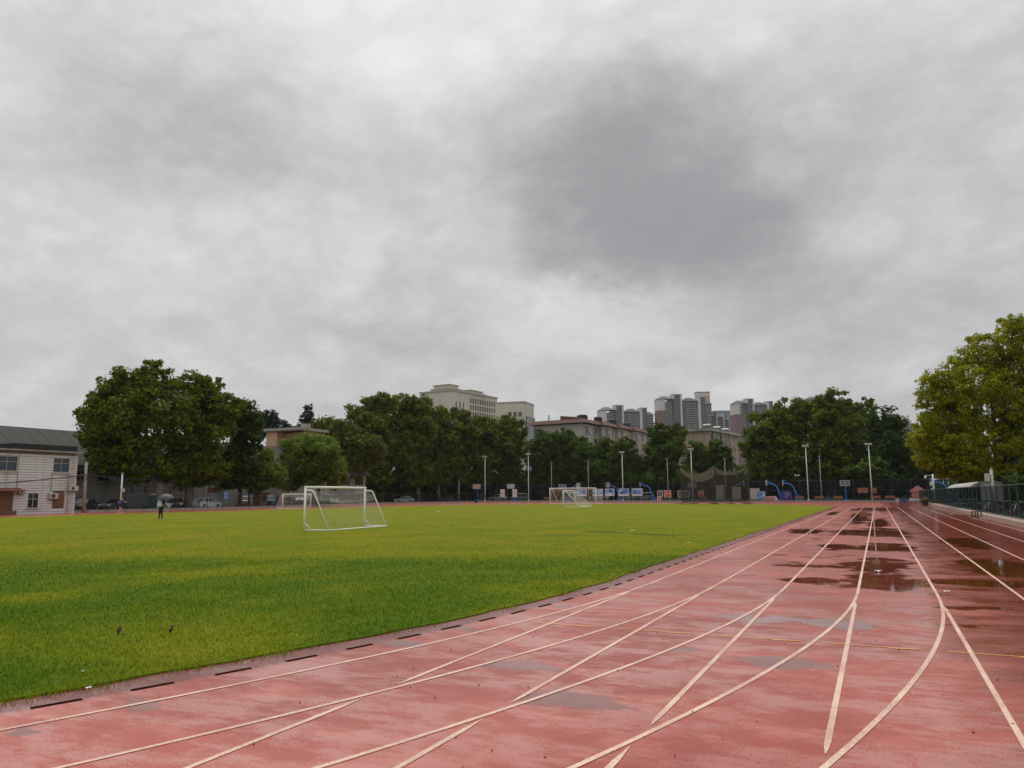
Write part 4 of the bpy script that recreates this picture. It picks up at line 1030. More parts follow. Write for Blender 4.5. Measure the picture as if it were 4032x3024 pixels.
TREES = [
    ('plane_a', (-84.6, 71.9), [(-4.1, -2.5, 16.4, 3.2, 2.3), (-1.7, -0.7, 17.7, 2.3, 2.0), (-5.7, -3.1, 13.3, 3.8, 3.3), (-8.8, -4.0, 12.0, 1.8, 1.3), (-6.8, -2.9, 9.5, 3.3, 2.8), (-0.9, -2.1, 12.4, 5.0, 4.3), (-3.0, -2.9, 6.9, 3.8, 2.3), (-2.3, 0.1, 6.0, 4.3, 2.2), (-9.0, -4.5, 12.9, 1.3, 0.8)]),
    ('plane_b', (-85.1, 77.1), [(-0.1, -0.7, 15.8, 3.3, 2.8), (1.2, 1.3, 17.3, 1.9, 1.6), (0.5, 0.1, 11.5, 5.2, 4.4), (3.4, 2.3, 13.9, 2.8, 2.3), (-0.4, -0.2, 5.8, 3.8, 2.6), (2.1, 1.3, 5.3, 2.8, 1.9)]),
    ('plane_c', (-84.6, 86.2), [(-0.1, -0.7, 13.9, 2.6, 2.2), (0.3, 0.4, 10.4, 2.2, 3.0), (-1.6, 0.0, 6.7, 2.8, 2.8), (1.0, 0.5, 12.4, 1.6, 1.7), (-1.1, -0.1, 4.2, 2.2, 1.3)]),
    ('camphor_s', (-85.7, 89.0), [(1.2, 0.8, 6.3, 2.1, 1.5), (3.6, 1.0, 4.8, 2.1, 1.7), (1.8, 1.1, 8.1, 1.5, 1.0), (0.8, 0.5, 3.9, 2.3, 1.2)]),
    ('camphor_a', (-84.7, 103.8), [(-0.8, -1.1, 9.9, 4.7, 2.3), (-2.4, -2.5, 7.0, 3.6, 2.6), (0.6, 1.2, 7.4, 3.2, 2.8), (-4.3, -2.1, 4.5, 2.6, 1.7), (2.1, 1.4, 5.1, 2.3, 1.9)]),
    ('camphor_b', (-97.1, 128.9), [(-4.8, -1.1, 15.7, 3.9, 2.3), (-6.7, -2.7, 15.4, 2.3, 1.6), (-2.3, 0.0, 14.4, 3.4, 2.9), (2.7, 1.0, 12.2, 3.4, 2.3), (4.2, 2.5, 11.2, 2.1, 2.9), (0.8, 0.3, 9.1, 3.1, 4.2), (-3.3, -0.4, 12.3, 3.4, 2.9)]),
    ('plane_d', (-104.0, 150.0), [(-4.1, -0.5, 21.5, 4.7, 3.0), (0.7, -0.7, 23.1, 3.3, 2.4), (-4.0, -3.0, 18.9, 3.8, 2.7), (0.1, -1.2, 17.1, 5.9, 4.7), (-0.1, 1.9, 10.8, 5.3, 4.7), (-1.6, -1.0, 6.3, 4.4, 3.5)]),
    ('plane_e', (-100.1, 159.6), [(-3.8, -1.4, 23.4, 4.0, 2.8), (0.0, -0.5, 23.3, 3.4, 2.8), (-1.6, -0.7, 18.7, 5.8, 4.6), (-2.6, -1.8, 12.5, 5.8, 5.2), (-1.2, -1.1, 7.0, 5.2, 3.4)]),
    ('plane_f', (-100.8, 170.3), [(-0.9, -0.1, 21.5, 3.9, 2.9), (-0.3, 0.2, 17.3, 5.5, 4.5), (-2.0, 0.8, 10.9, 5.5, 4.9), (-2.1, -0.3, 6.0, 4.9, 2.6)]),
    ('plane_g', (-99.6, 178.6), [(-0.6, 0.8, 21.9, 3.4, 3.0), (0.6, 1.6, 17.9, 4.7, 4.0), (-0.9, 1.6, 11.9, 5.4, 5.4), (-0.9, 0.2, 6.5, 4.4, 2.7)]),
    ('plane_h', (-97.0, 186.5), [(0.5, -0.9, 20.2, 4.1, 2.8), (0.4, 1.5, 16.9, 4.8, 4.1), (-0.7, 1.4, 10.4, 4.8, 5.2), (-1.1, 0.7, 5.9, 3.8, 2.1)]),
    ('plane_i', (-93.4, 194.8), [(-0.6, -0.1, 20.8, 3.9, 2.8), (1.5, 1.3, 19.8, 3.9, 3.5), (-0.1, -1.2, 15.1, 5.0, 4.6), (-1.1, 0.7, 8.8, 4.6, 4.3), (2.9, 1.6, 14.4, 3.5, 5.3)]),
    ('elm_a', (-79.6, 189.1), [(0.7, -0.3, 16.0, 3.7, 2.7), (-1.0, -1.6, 12.7, 3.4, 4.0), (0.6, 1.6, 9.4, 4.7, 4.0), (-0.6, 1.5, 5.7, 4.7, 2.0)]),
    ('elm_b', (-75.8, 193.1), [(0.5, -0.7, 16.1, 3.1, 3.1), (0.4, 1.2, 11.8, 4.4, 4.4), (-0.4, -0.5, 7.4, 4.4, 3.1)]),
    ('elm_c', (-69.6, 191.6), [(-0.1, -0.9, 13.8, 3.0, 3.0), (1.0, -0.2, 10.2, 4.3, 4.0), (-0.2, 0.8, 6.3, 4.3, 2.3)]),
    ('elm_d', (-63.8, 191.0), [(-0.3, 0.9, 13.0, 3.6, 3.3), (0.6, -1.3, 8.7, 4.6, 3.6), (-0.0, 0.4, 5.5, 4.3, 2.0)]),
    ('elm_e', (-58.2, 191.4), [(0.3, -1.0, 12.8, 3.3, 3.3), (0.3, 0.9, 8.7, 4.6, 3.9), (0.6, -0.3, 5.4, 4.2, 2.0)]),
    ('elm_f', (-49.0, 193.5), [(-0.6, 0.8, 17.3, 3.5, 2.3), (2.9, 2.5, 16.9, 3.1, 2.9), (1.0, 0.5, 12.7, 5.5, 3.5), (-1.1, 1.6, 8.3, 5.5, 3.5), (-2.0, -1.6, 5.3, 4.8, 1.9)]),
    ('elm_g', (-39.6, 189.1), [(0.6, -0.7, 11.8, 3.1, 2.5), (0.8, 0.7, 8.2, 4.0, 3.1), (-0.6, -1.9, 5.4, 4.3, 2.2)]),
    ('elm_h', (-34.4, 187.1), [(0.3, -0.6, 11.6, 3.3, 2.7), (0.9, 0.2, 8.0, 3.6, 3.3), (0.7, 0.7, 5.3, 4.2, 2.1)]),
    ('round_a', (-22.4, 179.5), [(0.6, -0.9, 16.0, 4.6, 3.9), (-0.7, -1.7, 12.4, 3.9, 3.9), (1.8, 2.5, 9.7, 5.9, 4.2), (-0.5, -0.9, 6.7, 4.9, 2.3)]),
    ('round_b', (-17.0, 179.9), [(0.9, 1.9, 19.9, 4.2, 2.9), (-0.1, 1.4, 16.7, 4.8, 3.9), (0.6, -0.2, 11.0, 5.5, 4.8), (-0.5, -0.4, 7.2, 4.8, 2.6)]),
    ('round_c', (-8.7, 179.3), [(1.5, 0.8, 20.9, 3.8, 3.0), (-0.9, 0.0, 18.4, 4.1, 3.1), (1.8, 1.3, 15.5, 5.7, 4.7), (0.9, 0.7, 9.9, 6.0, 4.7)]),
    ('round_d', (-3.8, 188.3), [(1.3, 1.0, 20.3, 3.6, 2.9), (0.1, 1.7, 15.8, 4.9, 4.2), (-1.0, -0.4, 7.2, 5.2, 2.6)]),
    ('layer_a', (2.4, 177.9), [(-0.2, -0.3, 16.4, 3.9, 2.7), (1.2, 1.2, 13.5, 3.6, 3.9), (-0.6, -1.4, 10.4, 5.4, 4.2), (0.5, -0.7, 6.5, 5.7, 2.4)]),
    ('layer_b', (-1.5, 165.0), [(1.3, 1.4, 7.4, 2.3, 1.3), (-1.1, -0.5, 6.2, 3.1, 1.4), (2.1, 1.1, 5.1, 2.3, 1.1)]),
    ('near_camphor', (11.3, 89.3), [(2.1, 0.3, 17.8, 1.7, 1.4), (-0.6, -0.5, 15.6, 2.3, 1.9), (-3.0, -1.3, 14.2, 1.6, 1.2), (-5.5, -3.2, 12.7, 1.6, 1.1), (1.3, 0.8, 14.5, 2.6, 2.9), (-4.9, -2.1, 11.0, 2.4, 1.4), (-2.4, -2.2, 12.0, 3.2, 2.2), (-5.8, -2.5, 8.3, 2.0, 1.3), (-4.2, -2.0, 9.5, 3.2, 1.9), (-0.4, 0.3, 10.1, 3.3, 2.6), (-7.0, -3.4, 6.8, 1.4, 1.1), (-4.3, -1.5, 6.8, 3.3, 1.7), (-5.4, -2.1, 5.2, 2.4, 1.2), (-1.9, -2.0, 6.3, 2.9, 1.7), (-3.6, -2.5, 4.3, 2.3, 1.1), (1.4, 1.0, 8.6, 2.2, 2.9), (1.9, 1.7, 5.8, 2.2, 1.9), (-1.0, -0.8, 3.9, 1.7, 0.9), (-4.2, -2.1, 3.5, 1.9, 0.6), (-2.1, -0.8, 3.3, 1.7, 0.6), (-6.2, -3.1, 4.5, 1.4, 0.7), (4.3, 1.7, 12.9, 3.6, 3.6), (4.5, 1.6, 7.8, 3.6, 3.2), (4.8, 2.0, 17.4, 2.6, 2.2), (6.9, 3.5, 10.8, 3.2, 3.6)]),
    ('cedar', (-134.2, 146.9), [(-0.7, -0.7, 21.7, 2.2, 1.2), (-1.8, -1.2, 20.1, 3.4, 1.4), (0.4, 0.8, 19.5, 3.1, 1.2), (-0.6, -1.9, 17.5, 4.4, 1.6), (3.1, 1.5, 18.2, 1.9, 1.1)]),
    ('cone', (-143.0, 170.4), [(-0.5, -0.0, 25.7, 1.2, 2.1), (-0.2, -0.5, 23.2, 2.3, 2.1), (-0.2, -0.7, 21.0, 2.8, 1.8)]),
    ('layer_c', (13.0, 184.0), [(0, 0, 9.5, 4.5, 3.0), (-2.5, 0.5, 6.5, 4.5, 2.6), (3.5, 0, 6.8, 5.0, 2.8), (0.5, -1, 4.2, 5.5, 2.0)]),
    ('layer_d', (23.0, 135.0), [(0, 0, 8.5, 4.5, 3.0), (-3.5, 0.5, 5.5, 4.5, 2.6), (3.5, 0, 5.8, 5.0, 2.8)]),
]
SPEC = {   # name, leaf size, cover, leaf material, bark, trunk radius, label, group, extra
 'plane_a': ('plane_tree', .24, .95, 'leaf_plane', 'bark_plane', .55, 'huge dark plane tree with forked pale trunk behind the umbrella', None, dict(fork=3.4)),
 'plane_b': ('plane_tree', .24, .95, 'leaf_plane', 'bark_plane', .5, 'large plane tree merging with the huge forked one, straight trunk', None, dict(fork=3.6)),
 'plane_c': ('plane_tree', .24, .95, 'leaf_dark', 'bark_dark', .28, 'dark tree with a thin forked trunk over the parked white car', None, dict(fork=2.2)),
 'camphor_s': ('camphor_tree', .18, .8, 'leaf_camphor', 'bark_dark', .16, 'small light green tree between the dark planes and the round camphor', None, dict(droop=.5)),
 'camphor_a': ('camphor_tree', .20, .8, 'leaf_camphor', 'bark_dark', .3, 'round light green camphor tree behind the near goal', None, dict(clump=.26, droop=.4)),
 'camphor_b': ('camphor_tree', .26, .8, 'leaf_olive', 'bark_dark', .35, 'olive green tree with drooping foliage behind the round camphor', None, dict(clump=.26, droop=.8)),
 'plane_d': ('plane_tree', .34, .95, 'leaf_plane', 'bark_plane', .5, 'tall plane tree at the front end of the row, nearest the goal', 'row of plane trees', {}),
 'plane_e': ('plane_tree', .34, .95, 'leaf_plane', 'bark_plane', .5, 'second plane tree of the row, hiding the far grey office roof', 'row of plane trees', {}),
 'plane_f': ('plane_tree', .36, .95, 'leaf_plane', 'bark_plane', .45, 'third plane tree of the row, below the office block corner', 'row of plane trees', {}),
 'plane_g': ('plane_tree', .36, .95, 'leaf_plane', 'bark_plane', .45, 'fourth plane tree of the row, below the office windows', 'row of plane trees', {}),
 'plane_h': ('plane_tree', .36, .95, 'leaf_plane', 'bark_plane', .42, 'fifth plane tree of the row, below the join of office block and wing', 'row of plane trees', {}),
 'plane_i': ('plane_tree', .36, .95, 'leaf_plane', 'bark_plane', .42, 'last plane tree of the row, beside the red-edged flats', 'row of plane trees', {}),
 'elm_a': ('leafy_tree', .34, .95, 'leaf_elm', 'bark_dark', .3, 'dark tree in front of the gable of the red-edged flats', 'trees behind the basketball courts', {}),
 'elm_b': ('leafy_tree', .34, .95, 'leaf_elm', 'bark_dark', .3, 'dark tree at the corner of the red-edged flats', 'trees behind the basketball courts', {}),
 'elm_c': ('leafy_tree', .34, .95, 'leaf_elm', 'bark_dark', .3, 'low dark tree before the long side of the red-edged flats', 'trees behind the basketball courts', {}),
 'elm_d': ('leafy_tree', .34, .95, 'leaf_elm', 'bark_dark', .3, 'dark tree above the big goal, before the long side of the flats', 'trees behind the basketball courts', {}),
 'elm_e': ('leafy_tree', .34, .95, 'leaf_elm', 'bark_dark', .3, 'dark tree at the far end of the red-edged flats, by a tall white pole', 'trees behind the basketball courts', {}),
 'elm_f': ('leafy_tree', .34, .95, 'leaf_elm', 'bark_dark', .34, 'taller round tree between the two apartment blocks', 'trees behind the basketball courts', {}),
 'elm_g': ('leafy_tree', .34, .95, 'leaf_elm', 'bark_dark', .28, 'dark tree in front of the tan flats, over the throwing cage', 'trees behind the basketball courts', {}),
 'elm_h': ('leafy_tree', .34, .95, 'leaf_elm', 'bark_dark', .28, 'dark tree hiding the far end of the tan flats', 'trees behind the basketball courts', {}),
 'round_a': ('round_tree', .32, .95, 'leaf_plane', 'bark_dark', .4, 'dense tree at the outer end of the tall round-topped clump', 'tall round-topped trees', {}),
 'round_b': ('round_tree', .32, .95, 'leaf_plane', 'bark_dark', .4, 'dense round-topped tree behind the blue hoops', 'tall round-topped trees', {}),
 'round_c': ('round_tree', .32, .95, 'leaf_plane', 'bark_dark', .45, 'tallest round-topped tree, behind the single blue hoop', 'tall round-topped trees', {}),
 'round_d': ('round_tree', .32, .95, 'leaf_plane', 'bark_dark', .4, 'round-topped tree just behind the tallest one', 'tall round-topped trees', {}),
 'layer_a': ('layered_tree', .30, .8, 'leaf_dark', 'bark_dark', .4, 'dark layered tree between the round-topped clump and the yellow-green tree', None, dict(up=1.2)),
 'layer_b': ('layered_tree', .26, .8, 'leaf_elm', 'bark_dark', .16, 'small layered tree just over the court fence top', None, dict(up=1.2)),
 'layer_c': ('layered_tree', .30, .8, 'leaf_dark', 'bark_dark', .3, 'dark tree over the green screen, behind the camera pole', None, dict(up=1.2)),
 'layer_d': ('layered_tree', .30, .8, 'leaf_dark', 'bark_dark', .3, 'dark tree in the shade behind the white bicycle shelter', None, dict(up=1.2)),
 'near_camphor': ('camphor_tree', .120, .50, 'leaf_yellow', 'bark_dark', .45, 'big yellow-green camphor tree leaning over the long green fence', None, dict(fill=False, clump=.25, fork=3.2, lean=(-.6, -.3))),
 'cedar': ('cedar_tree', .30, .7, 'needle', 'bark_dark', .4, 'grey-green cedar rising behind the tan stair tower', None, dict(up=1.5, fill=False)),
 'cone': ('conifer_tree', .26, .6, 'needle', 'bark_dark', .35, 'slim pointed conifer above the roofs beside the cedar', None, dict(fill=False)),
}
for i, (key, loc, lobes) in enumerate(TREES):
    nm, size, cover, leaf, bark, tr, label, group, kw = SPEC[key]
    tree(nm, loc, lobes, size, cover, leaf, bark, tr, 100 + i, label, group, **kw)
print('LEAVES', LEAFCOUNT[0])

# ------------------------------------------------------------------ goals
mat('net_cord', (0.62, 0.62, 0.52), 0.8, 0.1)
def goal(name, left, right, back, h, pr, label, sag=0.10, pitch=0.12, depth_top=0.45, cord=0.0035, bottom_back=None, net=True):
    """left/right: post feet; back: vector from mouth to the rear ground bar"""
    L = Vector((*left, 0)); Rr = Vector((*right, 0)); ax = (Rr - L); w = ax.length; rot = math.atan2(ax.y, ax.x)
    root = thing(name, L, rot, label, 'goal')
    M = Matrix.Rotation(-rot, 3, 'Z')
    bk = M @ Vector((*back, 0)); bx, by = bk.x, bk.y
    s = 1 if by > 0 else -1
    D = abs(by)
    for x in (0, w):
        MB().tube([(x, 0, 0.0), (x, 0, h)], pr, 12).build('post', 'white_paint', root, smooth=True)
        xx = x + bx * 0.3
        side = [(x, 0, h - 0.16), (x + bx * 0.1, s * depth_top * 0.75, h - 0.16), (x + bx * 0.2, s * depth_top, h - 0.24), (x + bx * 0.25, s * (depth_top + 0.08), h - 0.42), (x + bx, s * D, 0.04)]
        MB().tube(side, pr * 0.62, 8).build('side_bar', 'white_paint', root, smooth=True)
        MB().tube([(x, 0, 0.035), (x + bx, s * D, 0.035)], pr * 0.6, 8).build('ground_bar', 'white_paint', root, smooth=True)
        MB().tube([(x, 0.0, 0.42), (x + bx * 0.3, s * 0.3 * D, 0.04)], pr * 0.4, 6).build('brace', 'white_paint', root, smooth=True)
    MB().tube([(-pr, 0, h), (w + pr, 0, h)], pr * 1.02, 12).build('crossbar', 'white_paint', root, smooth=True)
    MB().tube([(bx - 0.05, s * D, 0.035), (w + bx + 0.05, s * D, 0.035)], pr * 0.6, 8).build('ground_bar', 'white_paint', root, smooth=True)
    if net:
        rr = random.Random(7)
        nb = MB()
        prof = [(0.0, h - 0.02), (depth_top * 0.9, h - 0.12 - sag), (depth_top + 0.1 + sag * 0.4, h * 0.7), ((depth_top + D) / 2 + 0.05, h * 0.36), (D - 0.02, 0.05)]
        def pp(v):
            t = v * (len(prof) - 1); i = min(int(t), len(prof) - 2); f = t - i
            return prof[i][0] * (1 - f) + prof[i + 1][0] * f, prof[i][1] * (1 - f) + prof[i + 1][1] * f
        def P(u, v):
            dpt, z = pp(v)
            dip = sag * (math.sin(math.pi * u) * (1 - v) * 1.2 + 0.35 * math.sin(u * 17 + v * 4) * (1 - v) * 0.35 + 0.05 * math.sin(u * 41 + 9 * v))
            return (u * w + bx * v, s * (dpt + 0.04 * math.sin(u * 23 + v * 11)), max(z - dip, 0.03))
        nu = int(w / pitch); nv = int((h + D) / pitch)
        for i in range(nu + 1):
            nb.tube([P(i / nu, j / nv) for j in range(nv + 1)], cord, 3, cap=False)
        for j in range(nv + 1):
            nb.tube([P(i / nu, j / nv) for i in range(nu + 1)], cord, 3, cap=False)
        for x, ub in ((0, 0.0), (w, 1.0)):      # side nets
            n2 = int(h / pitch)
            for j in range(1, n2):
                z = h * j / n2; dd = depth_top + (D - depth_top) * (1 - j / n2) ** 1.0
                pts = [(x + bx * dd / D * q / 6, s * dd * q / 6, max(0.03, z - 0.12 * math.sin(math.pi * q / 6))) for q in range(7)]
                nb.tube(pts, cord, 3, cap=False)
            for q in range(1, int(D / pitch)):
                f = q / int(D / pitch); zt = h * (1 - max(0, f * D - depth_top) / max(D - depth_top, 0.01)) - 0.1
                if zt > 0.1: nb.tube([(x + bx * f, s * f * D, zt), (x + bx * f, s * f * D, 0.03)], cord, 3, cap=False)
        nb.build('net', 'net_cord', root)
    return root
goal('football_goal', (-25.58, 30.36), (-25.88, 35.71), (1.35, -0.15 + 0.35), 2.12, 0.055, 'white portable goal with sagging net, the nearest goal on the grass', 0.28, 0.13, 0.5, 0.0026)
goal('football_goal', (-38.3, 97.5), (-38.9, 103.6), (2.3, 0.4), 2.2, 0.06, 'small white goal standing in front of the big far goal', 0.1, 0.16, 0.6, 0.004)
goal('football_goal', (-55.69, 135.0), (-46.68, 135.0), (0.5, 3.0), 2.85, 0.075, 'big white far goal in line with the blue boards', 0.15, 0.2, 1.0, 0.005)
goal('football_goal', (-70.6, 79.4), (-70.3, 84.6), (-2.4, 1.2), 1.95, 0.06, 'white goal across the field, before the parked cars', 0.1, 0.16, 0.6, 0.004)

# ------------------------------------------------------------------ poles
def flood(root, h, big=True):
    MB().tube([(0, 0, 0), (0, 0, 0.25)], 0.16, 10).build('base', 'white_metal', root)
    MB().tube([(0, 0, 0.25), (0, 0, 4.0), (0, 0, h)], [0.10, 0.085, 0.07], 10).build('shaft', 'white_metal', root, smooth=True)
    a = MB().bb(-0.55, 0.55, -0.05, 0.05, h, h + 0.1).build('crossarm', 'grey_metal', root)
    for x in (-0.31, 0.31):
        MB().box((x, -0.1, h + 0.22), (0.56, 0.45, 0.22), rot=(R(-18), 0, 0), taper=(0.92, 0.9)).build('lamp', 'grey_metal', a)
FL = [(-83.72, 162.91, 10.2, 'first white floodlight pole, in front of the plane tree row'), (-71.84, 161.42, 10.4, 'white floodlight pole by the edge of the big far goal'),
      (-48.71, 158.53, 10.0, 'white floodlight pole among the blue boards'), (-33.68, 156.64, 10.1, 'white floodlight pole behind the throwing cage'),
      (-11.67, 153.85, 9.9, 'white floodlight pole by the purple stall'), (-0.95, 152.47, 9.8, 'white floodlight pole beside the wooden noticeboard, at the end of the straight')]
for (x, y, h, lb) in FL:
    r_ = thing('floodlight_pole', (x, y, 0.31), KA, lb, 'floodlight', 'floodlight poles along the far kerb'); flood(r_, h)
THIN = [(-65.85, 160.68, 8.4, 'thin grey lamp post over the crossbar of the big far goal'), (-56.74, 159.54, 8.4, 'thin grey lamp post in line with the small far goal'),
        (-38.74, 157.28, 8.4, 'thin grey lamp post beside the red poster'), (-26.93, 155.79, 8.1, 'thin grey lamp post seen through the throwing cage'),
        (-9.36, 153.56, 8.0, 'thin grey lamp post between the two floodlight poles at the straight'), (-90.8, 163.0, 5.0, 'short grey lamp post under the plane trees')]
for (x, y, h, lb) in THIN:
    r_ = thing('lamp_post', (x, y, 0.31), 0, lb, 'lamp post', 'thin lamp posts along the far kerb')
    MB().tube([(0, 0, 0), (0, 0, h * 0.5), (0, 0, h)], [0.085, 0.07, 0.055], 8).build('shaft', 'grey_metal', r_, smooth=True)
    MB().box((0, -0.1, h + 0.05), (0.5, 0.3, 0.1)).build('lamp', 'grey_metal', r_)
r_ = thing('camera_pole', (7.25, 125.2, 0.1), 0, 'white pole with a surveillance camera arm at the end of the fence', 'camera pole')
MB().tube([(0, 0, 0), (0, 0, 4.15)], 0.11, 10).build('shaft', 'white_metal', r_, smooth=True)
MB().tube([(0, 0, 3.95), (-0.95, -0.1, 3.95)], 0.035, 6).build('arm', 'white_metal', r_)
MB().tube([(-0.95, -0.1, 3.95), (-0.95, -0.1, 3.75), (-0.95, -0.1, 3.6), (-0.95, -0.1, 3.5)], [0.06, 0.14, 0.15, 0.06], 10).build('camera', 'white_metal', r_, smooth=True)
MB().bb(-0.45, -0.12, -0.18, 0.1, 2.55, 3.05).build('cabinet', 'white_metal', r_); MB().bb(-0.36, -0.12, -0.15, 0.1, 1.7, 2.15).build('cabinet', 'white_metal', r_)
MB().tube([(0.05, -0.1, 3.4), (0.4, -0.5, 3.35)], 0.06, 8).build('camera', 'white_metal', r_)
r_ = thing('loudspeaker_pole', (7.2, 62.5, 0.1), 0, 'grey pole with a white box behind the long green fence', 'pole')
MB().tube([(0, 0, 0), (0, 0, 3.1)], 0.09, 10).build('shaft', 'grey_metal', r_, smooth=True)
MB().bb(-0.42, -0.13, -0.16, 0.12, 2.35, 2.85).build('loudspeaker', 'ac_white', r_)
MB().tube([(0, 0, 3.1), (0, 0, 3.25)], 0.06, 8).build('cap', 'grey_metal', r_)
r_ = thing('lamp_post', (-80.55, 63.1, 0.0), 0, 'white post with a junction box behind the jogger', 'lamp post')
MB().tube([(0, 0, 0), (0, 0, 4.4)], 0.09, 10).build('shaft', 'white_metal', r_, smooth=True)
MB().bb(0.1, 0.3, -0.2, 0.25, 2.3, 2.7).build('junction_box', 'ac_white', r_)
MB().tube([(0, 0, 4.4), (0, 0, 4.55)], 0.13, 8).build('lamp', 'grey_metal', r_)
r_ = thing('utility_pole', (-80.3, 58.3, 0), 0, 'stained concrete utility pole beside the white house corner', 'utility pole')
MB().tube([(0, 0, 0), (0, -0.1, 5.6)], [0.19, 0.13], 10).build('shaft', 'concrete', r_, smooth=True)
MB().tube([(0.15, -0.5 + 0.5 * math.cos(a), 3.9 + 0.32 * math.sin(a)) for a in [i * 0.42 for i in range(15)]], 0.035, 6, closed=True).build('cable_coil', 'black_rubber', r_)
mat('cable_purple', (0.035, 0.025, 0.05), 0.6, 0.2)
def cable(p0, p1, sagz, r, label, name='cable'):
    p0, p1 = Vector(p0), Vector(p1)
    pts = [p0.lerp(p1, i / 16) - Vector((0, 0, sagz * 4 * (i / 16) * (1 - i / 16))) for i in range(17)]
    o = Vector(pts[0])
    MB().tube([p - o for p in pts], r, 6).build(name, 'cable_purple', loc=o, label=label, category='cable')
cable((-79.9, 58.2, 4.25), (-70.5, 39.5, 2.75), 0.15, 0.06, 'thick dark cable bundle strung across the white house front')
cable((-80.1, 58.4, 4.25), (-84.2, 71.6, 4.1), 0.3, 0.05, 'dark cable running from the concrete pole into the huge tree')
cable((-79.95, 58.2, 3.7), (-71.5, 39.5, 1.6), 0.2, 0.012, 'thin wire sagging below the thick cable on the white house')

# ------------------------------------------------------------------ basketball hoops
mat('board_white', (0.75, 0.77, 0.78), 0.4, 0.05)
net_mat('board_glass', (0.28, 0.33, 0.36), 0.35)
mat('board_teal', (0.35, 0.50, 0.52), 0.4, 0.08)
mat('board_brown', (0.45, 0.27, 0.16), 0.5, 0.15)
mat('rim_red', (0.5, 0.06, 0.03), 0.5, 0.1)
def hoop(loc, yaw, label, board='board_glass', scale=0.92, arm=1.7, group='basketball hoops on the courts'):
    r_ = thing('basketball_hoop', loc, yaw, label, 'basketball hoop', group)
    k = scale
    def S(p): return tuple(c * k for c in p)
    # local: board faces -Y at y=0, stand behind at +Y
    MB().bb(-0.55 * k, 0.55 * k, (arm + 0.1) * k, (arm + 1.5) * k, 0.0, 0.22 * k).build('base', 'blue_paint', r_)
    MB().tube([S((0, arm + 0.45, 0.2)), S((0, arm + 0.2, 1.4)), S((0, arm * 0.95, 2.6)), S((0, arm * 0.7, 3.05)), S((0, arm * 0.4, 3.25)), S((0, 0.08, 3.3))], [0.13 * k, 0.13 * k, 0.12 * k, 0.11 * k, 0.10 * k, 0.09 * k], 8).build('post', 'blue_paint', r_, smooth=True)
    MB().tube([S((0, arm + 1.2, 0.2)), S((0, arm * 0.9, 2.5))], 0.06 * k, 6).build('strut', 'blue_paint', r_)
    MB().tube([S((0, arm * 0.55, 3.2)), S((0, 0.06, 3.8))], 0.05 * k, 6).build('strut', 'blue_paint', r_)
    b = MB().bb(-0.88 * k, 0.88 * k, -0.02, 0.02, 2.92 * k, 3.93 * k).build('backboard', board, r_)
    f = MB(); t_ = 0.07 * k
    f.bb(-0.9 * k, 0.9 * k, -0.04, 0.04, 2.9 * k, 2.9 * k + t_); f.bb(-0.9 * k, 0.9 * k, -0.04, 0.04, 3.95 * k - t_, 3.95 * k)
    f.bb(-0.9 * k, -0.9 * k + t_, -0.041, 0.041, 2.9 * k, 3.95 * k); f.bb(0.9 * k - t_, 0.9 * k, -0.041, 0.041, 2.9 * k, 3.95 * k)
    f.bb(-0.28 * k, 0.28 * k, -0.035, -0.021, 3.42 * k, 3.47 * k); f.bb(-0.3 * k, -0.25 * k, -0.036, -0.022, 3.05 * k, 3.46 * k); f.bb(0.25 * k, 0.3 * k, -0.036, -0.022, 3.05 * k, 3.46 * k)
    f.build('frame', 'board_white', b)
    MB().tube([S((0.225 * math.cos(a), -0.3 + 0.225 * math.sin(a), 3.05)) for a in [i * math.pi / 7 for i in range(14)]], 0.015, 5, closed=True).build('rim', 'rim_red', r_)
    return r_
ZC = 0.31
hoop((-5.38, 155.9, ZC), 0.0, 'blue hoop facing the track straight, beside the wooden noticeboard')
hoop((-34.62, 161.0, ZC), 0.05, 'blue hoop seen through the throwing cage')
hoop((-64.78, 164.4, ZC), 0.1, 'blue hoop just inside the big far goal frame')
hoop((-23.8, 158.4, ZC), R(92), 'blue hoop sideways on, nearest the throwing cage', 'board_teal', 1.0, 2.0)
hoop((-16.6, 159.4, ZC), R(-88), 'blue hoop sideways on, at the purple stall end', 'board_teal', 1.0, 2.0)
hoop((-19.4, 157.2, ZC), R(-90), 'blue hoop sideways on, in the middle of the three beyond the cage', 'board_teal', 1.0, 2.0)
hoop((-60.9, 164.5, ZC), R(85), 'blue hoop behind the big far goal, teal board edge on', 'board_teal', 1.0, 2.0)
hoop((-53.6, 163.2, ZC), R(-50), 'blue hoop with a brown board behind the blue boards', 'board_brown', 1.0, 2.2)
hoop((-46.4, 163.6, ZC), R(-75), 'blue hoop with a teal board by a floodlight pole among the blue boards', 'board_teal', 1.0, 2.2)
hoop((-87.6, 166.0, ZC), R(20), 'blue hoop with a pale board under the plane trees', 'board_brown', 1.0, 1.8)
hoop((-79.2, 167.6, ZC), R(10), 'dim hoop behind the two white notice sheets', 'board_teal', 1.0, 1.8)
hoop((9.0, 164.0, ZC), R(-80), 'blue hoop beside the green screen, behind the camera pole', 'board_teal', 1.0, 2.6)

